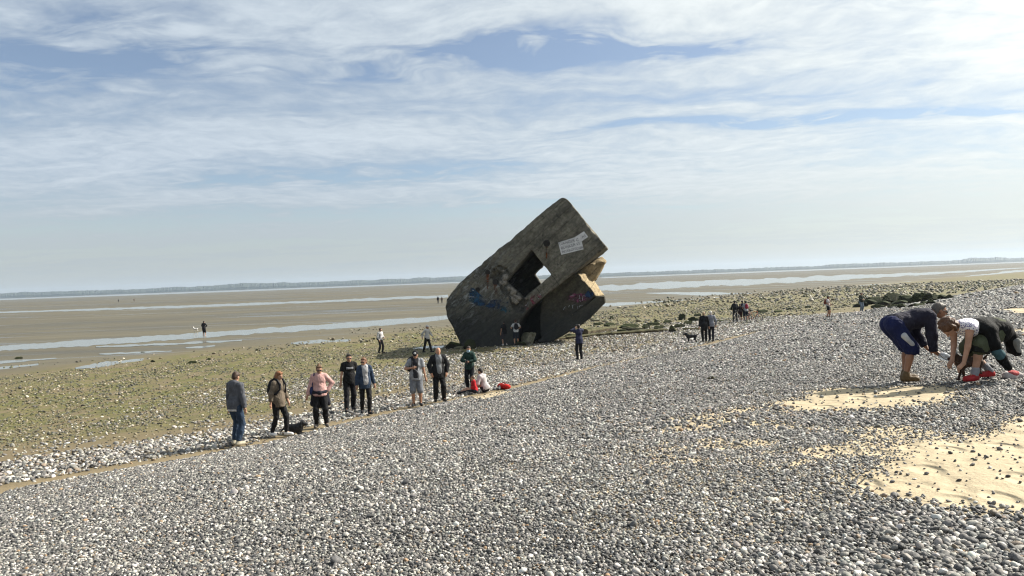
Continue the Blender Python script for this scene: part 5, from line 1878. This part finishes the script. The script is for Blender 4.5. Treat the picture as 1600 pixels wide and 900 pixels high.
person(807, 540, 1.72, 186, 'person in white T-shirt with black backpack facing the bunker',
       dict(top=(0.66, 0.65, 0.65), top_name='shirt', sleeve='short', hem=0.05, bottom=(0.03, 0.035, 0.05), legs='knee', shoe=(0.08, 0.07, 0.07), hair=(0.05, 0.022, 0.016), extras=('backpack',)), dict(feet=((0.12, 0, 0), (-0.12, 0, 0)), hands=((0.16, -0.2, 0.12), (-0.16, -0.2, 0.12)), elbow=((1, 0.2, -0.2), (-1, 0.2, -0.2))), 0.022)
person(906, 563, 1.76, 196, 'man in navy jacket raising a phone to photograph the bunker',
       dict(top=(0.022, 0.026, 0.06), hem=0.14, bottom=(0.012, 0.012, 0.014), shoe=BLACK, hair=(0.02, 0.016, 0.014), extras=('phone',), puff=0.022), dict(hands=((0.07, -0.28, 0.62), (-0.07, -0.28, 0.62)), elbow=((1, 0.1, -0.5), (-1, 0.1, -0.5)), head_pitch=-8), 0.017)
person(1101, 535, 1.73, 172, 'fair-haired person in long black coat walking arm in arm',
       dict(top=(0.012, 0.012, 0.014), top_name='coat', hem=0.24, bottom=(0.012, 0.012, 0.014), shoe=BLACK, hair=(0.34, 0.24, 0.15), fat=1.12, puff=0.03), dict(feet=((0.1, 0.08, 0), (-0.1, -0.08, 0))), 0.02)
person(1112, 534, 1.76, 168, 'white-haired person in pale grey top walking arm in arm',
       dict(top=(0.26, 0.27, 0.31), hem=0.10, bottom=(0.014, 0.016, 0.025), shoe=BLACK, hair=(0.60, 0.57, 0.52), puff=0.02), dict(feet=walk(0.25), hands=((0.22, -0.18, 0.02), (-0.26, 0.0, 0.0))), 0.02)
CY = [(1149, 503.5, 1.80, 176, 'tall cyclist in black with wide hat and dark backpack', dict(top=(0.014, 0.014, 0.016), bottom=(0.02, 0.02, 0.022), cap_col=BLACK, extras=('brimhat', 'backpack'), hem=0.05)),
      (1157, 503.0, 1.52, 170, 'shorter bare-headed cyclist between the others', dict(top=(0.03, 0.02, 0.025), bottom=(0.05, 0.018, 0.02), legs='knee', hair=(0.035, 0.018, 0.012), hem=0.05)),
      (1161, 500.5, 1.70, 190, 'cyclist in dark top and cap standing behind the others', dict(top=(0.022, 0.025, 0.04), bottom=(0.02, 0.02, 0.024), cap_col=BLACK, hairstyle='cap', extras=('cap',), hem=0.05)),
      (1166, 502.5, 1.72, 184, 'cyclist in pale shirt with red backpack and dark hat', dict(top=(0.40, 0.43, 0.48), top_name='shirt', sleeve='short', bottom=(0.02, 0.025, 0.045), legs='knee', cap_col=BLACK, extras=('brimhat', 'backpack'), pack=(0.30, 0.03, 0.06), hem=0.08))]
for a, b, h_, y_, lb, lk in CY:
    lk = dict(dict(shoe=(0.3, 0.28, 0.27), hair=(0.02, 0.015, 0.012)), **lk)
    person(a, b, h_, y_, lb, lk, dict(hands=((0.2, -0.24, 0.08), (-0.2, -0.24, 0.08)), feet=((0.12, 0, 0), (-0.12, 0.04, 0))), 0.022)
person(1294, 497, 1.74, 60, 'walker in white top and dark shorts carrying a red bag',
       dict(top=(0.58, 0.56, 0.57), top_name='shirt', sleeve='short', hem=0.04, bottom=(0.016, 0.016, 0.022), legs='mid', shoe=(0.03, 0.03, 0.03), hair=(0.025, 0.016, 0.012), skin=SKIN_T, extras=('backpack',), pack=(0.20, 0.05, 0.035)), dict(feet=walk(0.16), hands=((0.14, -0.24, 0.16), (-0.2, -0.16, 0.1))), 0.022)
person(1346, 488, 1.72, 20, 'person in dark jacket and pale jeans near the boulder cluster',
       dict(top=(0.03, 0.035, 0.025), hem=0.05, bottom=(0.16, 0.21, 0.28), shoe=BLACK, hair=(0.02, 0.016, 0.012), hairstyle='short'), dict(hands=((0.1, -0.25, 0.2), (-0.1, -0.25, 0.2)), elbow=((1, 0, -.4), (-1, 0, -.4))), 0.024)
person(319, 526.5, 1.76, 176, 'lone dark figure wading in the tidal channel',
       dict(top=(0.016, 0.016, 0.02), hem=0.08, bottom=(0.02, 0.02, 0.024), legs='knee', shoe=(0.3, 0.2, 0.15), hair=(0.02, 0.015, 0.012), puff=0.024), dict(hands=((0.1, -0.25, 0.15), (-0.1, -0.25, 0.15)), elbow=((1, 0, -.4), (-1, 0, -.4))), 0.028)
FARP = [(684.5, 474.5, 1.72, 'distant walker in dark clothes on the sand bar beside the bunker', (0.03, 0.025, 0.03)), (690.5, 474, 1.6, 'distant walker in pale brown clothes on the sand bar beside the bunker', (0.2, 0.14, 0.1)),
        (185, 472.5, 1.75, 'tiny dark walker far out on the flats', (0.02, 0.02, 0.025)), (209.5, 471.5, 1.75, 'tiny walker in reddish jacket far out on the flats', (0.22, 0.07, 0.05))]
for a, b, h_, lb, c in FARP:
    person(a, b, h_, 170, lb, dict(top=c, bottom=(0.03, 0.03, 0.035), shoe=BLACK, hem=0.1), dict(feet=walk(0.3)), 0.035, loc=at_z(a, b, -3.6))

# ------------------------------------------------------------------ the stooping couple on the bank
bm_root, bj = person(1414, 599, 1.72, 84, 'man in navy jacket and blue shorts bending forward toward the dog',
       dict(top=(0.024, 0.023, 0.040), hem=0.02, bottom=(0.012, 0.018, 0.075), legs='knee', loose=0.026, shoe=(0.10, 0.065, 0.03), boot=True, hair=(0.11, 0.095, 0.08), hairstyle='short', fat=1.14, skin=SKIN_T, collar=True, extras=('glasses',), puff=0.03),
       dict(hip=(0, 0.15, 0.865), lean=76, feet=((0.11, -0.05, 0), (-0.11, 0.03, 0)), hands_local=True, hands=((0.16, -0.38, 0.50), (-0.17, -0.36, 0.44)), elbow=((0.5, 0.7, -0.1), (-0.5, 0.7, -0.1)), head_pitch=12, head_up=0.12, curl=0.5, foot_yaw=(6, -6),
            hand_dir=((-0.1, -0.7, -0.6), (0.05, -0.8, -0.45))), 0.009)
T_ = bj['T']
hj_ = T_(-0.09, 0, -0.02)
part(bm_root, 'shorts_panel', [cone(hj_ + (bj['kn'][1] - hj_) * 0.42 + V3(-0.112, 0.01, 0), hj_ + (bj['kn'][1] - hj_) * 0.80 + V3(-0.092, -0.02, 0), 0.040, 0.026, 0.02)], 0.009, fabric((0.50, 0.52, 0.55)), label='white panel on the side of the shorts')

wm_root, wj = person(1531, 597, 1.68, -82, 'woman in floral top with dark jacket round her waist stooping over the dog',
       dict(top=WHITE, top_mat=floral(), top_name='blouse', sleeve='none', hem=0.02, bottom=(0.075, 0.085, 0.048), legs='knee', loose=0.045, shoe=(0.36, 0.022, 0.026), sock=(0.35, 0.35, 0.38), hair=(0.085, 0.04, 0.02), hairstyle='curly', fat=1.22, puff=0.014, shoulder=0.18),
       dict(hip=(0, 0.21, 0.73), lean=84, feet=((0.13, -0.20, 0), (-0.14, 0.29, 0)), knee=((0.35, -1, 0.1), (-0.5, -0.25, 0.1)), hands_local=True, hands=((0.17, -0.40, 0.25), (-0.05, -0.40, 0.30)), elbow=((0.5, 0.5, 0.1), (-0.5, 0.6, 0.1)), head_pitch=66, head_up=-0.12, foot_yaw=(6, -4),
            curl=0.55, hand_dir=((-0.2, -0.6, -0.6), (0.2, -0.6, -0.6))), 0.009)
# local frame of the figure: -y toward its head, +x toward the sea of stones behind the hips, z up
JK = [ell((0.0, 0.17, 0.72), (0.245, 0.235, 0.15), None, 0.08), ell((0.02, -0.02, 0.725), (0.235, 0.15, 0.135), None, 0.08), ell((0.08, 0.26, 0.68), (0.17, 0.15, 0.15), None, 0.08),
      cone((0.23, 0.0, 0.68), (0.27, 0.0, 0.52), 0.085, 0.075, 0.07), cone((0.27, 0.0, 0.52), (0.29, 0.10, 0.33), 0.070, 0.055, 0.05), cone((0.29, 0.10, 0.33), (0.29, 0.19, 0.19), 0.055, 0.048, 0.04),
      cone((0.06, 0.37, 0.70), (0.08, 0.46, 0.56), 0.08, 0.07, 0.06), cone((0.08, 0.46, 0.56), (0.10, 0.51, 0.36), 0.07, 0.05, 0.05), cone((0.03, 0.46, 0.56), (0.02, 0.49, 0.39), 0.07, 0.05, 0.05)]
tj = part(wm_root, 'tied_jacket', JK, 0.010, fabric((0.006, 0.0065, 0.0065)), label='dark jacket knotted round the waist, one sleeve hanging')
part(wm_root, 'jacket_lining', [cone((0.145, 0.465, 0.53), (0.142, 0.505, 0.39), 0.042, 0.030, 0.02)], 0.009, fabric((0.26, 0.26, 0.24)), parent=tj)
part(wm_root, 'jacket_cuff', [cone((0.285, 0.04, 0.41), (0.292, 0.08, 0.36), 0.066, 0.062, 0.02)], 0.009, fabric((0.06, 0.13, 0.15)), parent=tj)
for i_ in range(2):
    k_, a_ = wj['kn'][i_], wj['an'][i_]
    part(wm_root, 'shorts_hem', [cone(k_ + (a_ - k_) * 0.04, k_ + (a_ - k_) * 0.17, 0.124, 0.122, 0.01, True)], 0.010, fabric((0.012, 0.014, 0.012)))


# ------------------------------------------------------------------ dogs
def dog(px, py, L, yaw, label, col, legs=0.5, hair=1.0, pose='stand', res=0.012, head_up=0.5, loc=None):
    """L = shoulder height; faces -Y"""
    g = loc or G(px, py)
    root = empty('dog', (g.x, g.y, g.z + 0.012), R(yaw))
    tag(root, label, 'dog')
    h = L
    zb = h * 0.78
    if pose == 'lie':
        zb = h * 0.36
    bl = h * 1.05
    B = [ell((0, -bl * 0.32, zb), (0.16 * h * 1.25 * hair, 0.26 * h, 0.25 * h * hair), None, 0.05), ell((0, 0, zb + 0.01), (0.15 * h * 1.2 * hair, 0.36 * h, 0.20 * h * hair), None, 0.05), ell((0, bl * 0.36, zb), (0.15 * h * 1.2 * hair, 0.22 * h, 0.22 * h * hair), None, 0.05)]
    hd = V3(0, -bl * 0.55 - 0.06 * h, zb + h * head_up)
    B += [cone((0, -bl * 0.40, zb + 0.06 * h), hd, 0.19 * h, 0.14 * h, 0.05), ell(hd, (0.145 * h, 0.17 * h, 0.15 * h), None, 0.03), cone(hd + V3(0, -0.10 * h, -0.03 * h), hd + V3(0, -0.29 * h, -0.08 * h), 0.085 * h, 0.06 * h, 0.02)]
    for q in (-1, 1):
        B += [cone(hd + V3(0.12 * h * q, 0.05 * h, 0.07 * h), hd + V3(0.18 * h * q, 0.03 * h, -0.17 * h), 0.045 * h, 0.065 * h, 0.02)]
        if pose == 'stand':
            f0 = V3(0.10 * h * q, -bl * 0.36, zb - 0.06 * h)
            o1 = 0.10 * h * q
            B += [cone(f0, f0 + V3(0, 0.03 * h, -zb * 0.45), 0.085 * h, 0.055 * h, 0.03), cone(f0 + V3(0, 0.03 * h, -zb * 0.45), V3(0.10 * h * q, -bl * 0.36 + o1 * 0.6, 0.03 * h), 0.055 * h, 0.042 * h, 0.02), cone(V3(0.10 * h * q, -bl * 0.36 + o1 * 0.6, 0.035 * h), V3(0.10 * h * q, -bl * 0.42 + o1 * 0.6, 0.03 * h), 0.045 * h, 0.04 * h, 0.02)]
            h0 = V3(0.10 * h * q, bl * 0.40, zb - 0.02 * h)
            kn_ = h0 + V3(0.01 * q, -0.10 * h, -zb * 0.40)
            hk = h0 + V3(0, 0.12 * h - o1 * 0.5, -zb * 0.62)
            pw = V3(0.10 * h * q, bl * 0.42 - o1 * 0.8, 0.03 * h)
            B += [cone(h0, kn_, 0.13 * h, 0.085 * h, 0.03), cone(kn_, hk, 0.075 * h, 0.045 * h, 0.02), cone(hk, pw, 0.045 * h, 0.04 * h, 0.02), cone(pw, pw + V3(0, -0.07 * h, 0), 0.042 * h, 0.038 * h, 0.02)]
        else:
            B += [cone((0.11 * h * q, -bl * 0.30, zb * 0.7), (0.12 * h * q, -bl * 0.35, 0.06 * h), 0.08 * h, 0.055 * h, 0.03), cone((0.12 * h * q, -bl * 0.35, 0.055 * h), (0.11 * h * q, -bl * 0.72, 0.05 * h), 0.05 * h, 0.045 * h, 0.02),
                  cone((0.14 * h * q, bl * 0.36, zb * 0.8), (0.17 * h * q, bl * 0.18, 0.10 * h), 0.13 * h, 0.09 * h, 0.03), cone((0.17 * h * q, bl * 0.18, 0.06 * h), (0.17 * h * q, bl * 0.02, 0.05 * h), 0.055 * h, 0.045 * h, 0.02)]
    tl = [(0, bl * 0.55, zb + 0.08 * h), (0, bl * 0.72, zb + (0.20 * h if pose == 'stand' else -0.1 * h)), (0, bl * 0.82, zb + (0.34 * h if pose == 'stand' else -0.2 * h))]
    B += [cone(tl[0], tl[1], 0.05 * h, 0.045 * h, 0.03), cone(tl[1], tl[2], 0.045 * h, 0.025 * h, 0.02)]
    part(root, 'body', B, res, fabric(col, 0.7, 'hair'), cuts=[((0, 0, 0.0), (0, 0, -1))])
    return root


dog(459, 679, 0.42, 78, 'small black dog lying low at the girl\'s feet', (0.012, 0.012, 0.013), pose='lie', head_up=0.34, hair=1.35)
dog(1081, 537, 0.52, -84, 'black dog trotting ahead of the couple in coats', (0.011, 0.011, 0.012), res=0.018, head_up=0.30)
dog(1515, 595.5, 0.33, -86, 'small shaggy brown dog between the stooping couple', (0.050, 0.024, 0.013), hair=1.15, res=0.009, head_up=0.28)
dog(306, 518.5, 0.46, -80, 'small white dog at the edge of the channel', (0.55, 0.53, 0.5), res=0.03, loc=at_z(306, 518.5, -3.6))


# ------------------------------------------------------------------ bicycles
def tube(bm, pts, r, n=8, close=False):
    pts = [Vector(p) for p in pts]
    loops = []
    m = len(pts)
    for i, p in enumerate(pts):
        a = pts[(i - 1) % m] if (close or i) else p
        b = pts[(i + 1) % m] if (close or i < m - 1) else p
        d = (b - a).normalized()
        ref = Vector((0, 0, 1)) if abs(d.z) < 0.9 else Vector((1, 0, 0))
        u = d.cross(ref).normalized()
        v = u.cross(d)
        loops.append([bm.verts.new(p + (u * math.cos(2 * math.pi * k / n) + v * math.sin(2 * math.pi * k / n)) * r) for k in range(n)])
    for i in range(m if close else m - 1):
        A, B = loops[i], loops[(i + 1) % m]
        for k in range(n):
            bm.faces.new((A[k], A[(k + 1) % n], B[(k + 1) % n], B[k]))
    if not close:
        bm.faces.new(loops[0])
        bm.faces.new(loops[-1])


def bicycle(px, py, yaw, label, col):
    g = G(px, py)
    root = empty('bicycle', (g.x, g.y, g.z + 0.01), R(yaw))
    tag(root, label, 'bicycle', None)
    blk_ = fabric((0.014, 0.014, 0.015), 0.6, 'leather')
    met = simple_mat('steel', (0.4, 0.4, 0.42), (0.3, 0.3, 0.32), 5, 0.35, metal=0.9)
    frm = fabric(col, 0.4, 'leather')
    for x in (-0.53, 0.53):
        bm = bmesh.new()
        tube(bm, [(x + 0.335 * math.cos(a), 0, 0.335 + 0.335 * math.sin(a)) for a in np.linspace(0, 2 * math.pi, 29)[:-1]], 0.024, 8, True)
        wh = obj('wheel', bm_mesh('tyre', bm, blk_, True), root)
        bm = bmesh.new()
        tube(bm, [(x + 0.305 * math.cos(a), 0, 0.335 + 0.305 * math.sin(a)) for a in np.linspace(0, 2 * math.pi, 29)[:-1]], 0.011, 6, True)
        for a in np.linspace(0, 2 * math.pi, 15)[:-1]:
            tube(bm, [(x, 0, 0.335), (x + 0.3 * math.cos(a), 0, 0.335 + 0.3 * math.sin(a))], 0.003, 4)
        obj('rim', bm_mesh('rim', bm, met, True), wh)['kind'] = 'stuff'
    bm = bmesh.new()
    bb, st_, hd_, hb_, ra, fa = (-0.07, 0, 0.30), (-0.22, 0, 0.82), (0.36, 0, 0.86), (0.39, 0, 0.74), (-0.53, 0, 0.335), (0.53, 0, 0.335)
    for a, b in ((bb, st_), (st_, hd_), (bb, hb_), (hd_, hb_), (ra, bb), (ra, st_), (hb_, fa)):
        tube(bm, [a, b], 0.018)
    obj('frame', bm_mesh('frame', bm, frm, True), root)['kind'] = 'stuff'
    bm = bmesh.new()
    tube(bm, [(-0.22, 0, 0.82), (-0.25, 0, 0.95)], 0.013)
    tube(bm, [(-0.37, 0, 0.965), (-0.25, 0, 0.965), (-0.10, 0, 0.955)], 0.05)
    obj('saddle', bm_mesh('saddle', bm, blk_, True), root)['kind'] = 'stuff'
    bm = bmesh.new()
    tube(bm, [(0.36, 0, 0.86), (0.35, 0, 1.0)], 0.014)
    tube(bm, [(0.30, -0.30, 1.01), (0.36, -0.12, 1.0), (0.36, 0.12, 1.0), (0.30, 0.30, 1.01)], 0.014)
    obj('handlebar', bm_mesh('handlebar', bm, blk_, True), root)['kind'] = 'stuff'
    bm = bmesh.new()
    tube(bm, [(-0.07 + 0.09 * math.cos(a), 0.04, 0.30 + 0.09 * math.sin(a)) for a in np.linspace(0, 2 * math.pi, 17)[:-1]], 0.006, 6, True)
    tube(bm, [(-0.07, 0.06, 0.30), (0.0, 0.07, 0.15), (0.0, 0.14, 0.15)], 0.011)
    tube(bm, [(-0.07, -0.06, 0.30), (-0.14, -0.07, 0.45), (-0.14, -0.14, 0.45)], 0.011)
    obj('pedals', bm_mesh('crank', bm, met, True), root)['kind'] = 'stuff'
    return root


bicycle(1178, 503.5, 20, 'bicycle with orange frame standing right of the cyclists', (0.30, 0.10, 0.03))
bicycle(1151, 504, 55, 'dark bicycle leaning beside the tall cyclist', (0.03, 0.03, 0.035))
bicycle(1170, 501, 60, 'dark red bicycle behind the cyclist with red backpack', (0.14, 0.02, 0.02))

# ------------------------------------------------------------------ small things lying about
g = G(787, 608)
rb = empty('bag', (g.x, g.y, g.z), R(-35))
tag(rb, 'red bag lying on the sand beside the seated pair', 'bag')
part(rb, 'bag_body', [ell((-0.1, 0, 0.10), (0.16, 0.12, 0.11), None, 0.05), ell((0.12, 0, 0.09), (0.17, 0.12, 0.10), None, 0.05)], 0.015, fabric((0.55, 0.025, 0.02)), cuts=[((0, 0, 0), (0, 0, -1))])
part(rb, 'handle', [cone((-0.1, 0, 0.20), (0.0, 0, 0.25), 0.014, 0.014, 0.01), cone((0.0, 0, 0.25), (0.1, 0, 0.19), 0.014, 0.014, 0.01)], 0.01, fabric((0.3, 0.015, 0.015)))
g = G(777, 609)
sh_ = empty('shoes', (g.x, g.y, g.z), 0)
tag(sh_, 'pair of grey shoes next to the red bag', 'shoes')
for q in (-1, 1):
    part(sh_, 'shoe', [cone((q * 0.08, 0.1, 0.05), (q * 0.08 - 0.03, -0.12, 0.04), 0.055, 0.045, 0.02), cone((q * 0.08, 0.1, 0.05), (q * 0.08, 0.1, 0.10), 0.05, 0.045, 0.02)], 0.012, fabric((0.07, 0.07, 0.075), 0.6, 'leather'), cuts=[((0, 0, 0), (0, 0, -1))])
g = G(1583, 592)
rb = empty('bag', (g.x, g.y, g.z), R(15))
tag(rb, 'crumpled pink and white bag on the shingle behind the stooping woman', 'bag')
part(rb, 'bag_body', [ell((-0.06, 0, 0.05), (0.10, 0.09, 0.07), None, 0.04), ell((0.07, 0.02, 0.04), (0.10, 0.08, 0.05), None, 0.03)], 0.012, fabric((0.55, 0.50, 0.48)), cuts=[((0, 0, 0), (0, 0, -1))])
part(rb, 'flap', [ell((-0.03, -0.02, 0.085), (0.08, 0.07, 0.035), None, 0.02)], 0.012, fabric((0.48, 0.10, 0.10)))
# plastic bag in the man's hand
MAT_PLASTIC = bpy.data.materials.new('thin_plastic')
MAT_PLASTIC.use_nodes = True
t_ = NT(MAT_PLASTIC.node_tree)
p_ = t_.n('ShaderNodeBsdfPrincipled', {'Base Color': (0.65, 0.7, 0.76), 'Roughness': 0.25, 'Transmission Weight': 0.55, 'IOR': 1.1})
t_.n('ShaderNodeOutputMaterial', {'Surface': p_.outputs[0]})
wp = bm_root.matrix_basis @ Vector(bj['wr'][1]) + Vector((0.10, -0.02, -0.06))
pb = empty('plastic_bag', wp)
tag(pb, 'thin clear plastic bag held out by the bending man', 'bag')
part(pb, 'film', [ell((0.03, 0, -0.01), (0.075, 0.05, 0.055), None, 0.03), ell((0.10, 0.01, -0.04), (0.06, 0.045, 0.045), None, 0.03), cone((-0.05, 0, 0.03), (0.02, 0, 0), 0.012, 0.03, 0.02)], 0.009, MAT_PLASTIC)
bm = bmesh.new()
w0 = wp + Vector((-0.06, 0.0, 0.06))
w1 = wm_root.matrix_basis @ Vector(wj['wr'][1])
tube(bm, [w0 + (w1 - w0) * q + Vector((0, 0, -0.05 * math.sin(q * math.pi))) for q in np.linspace(0, 1, 12)], 0.006, 6)
tag(obj('leash', bm_mesh('leash', bm, fabric((0.02, 0.018, 0.016), 0.6, 'leather'), True)), 'thin dark lead stretched between the stooping couple', 'leash')
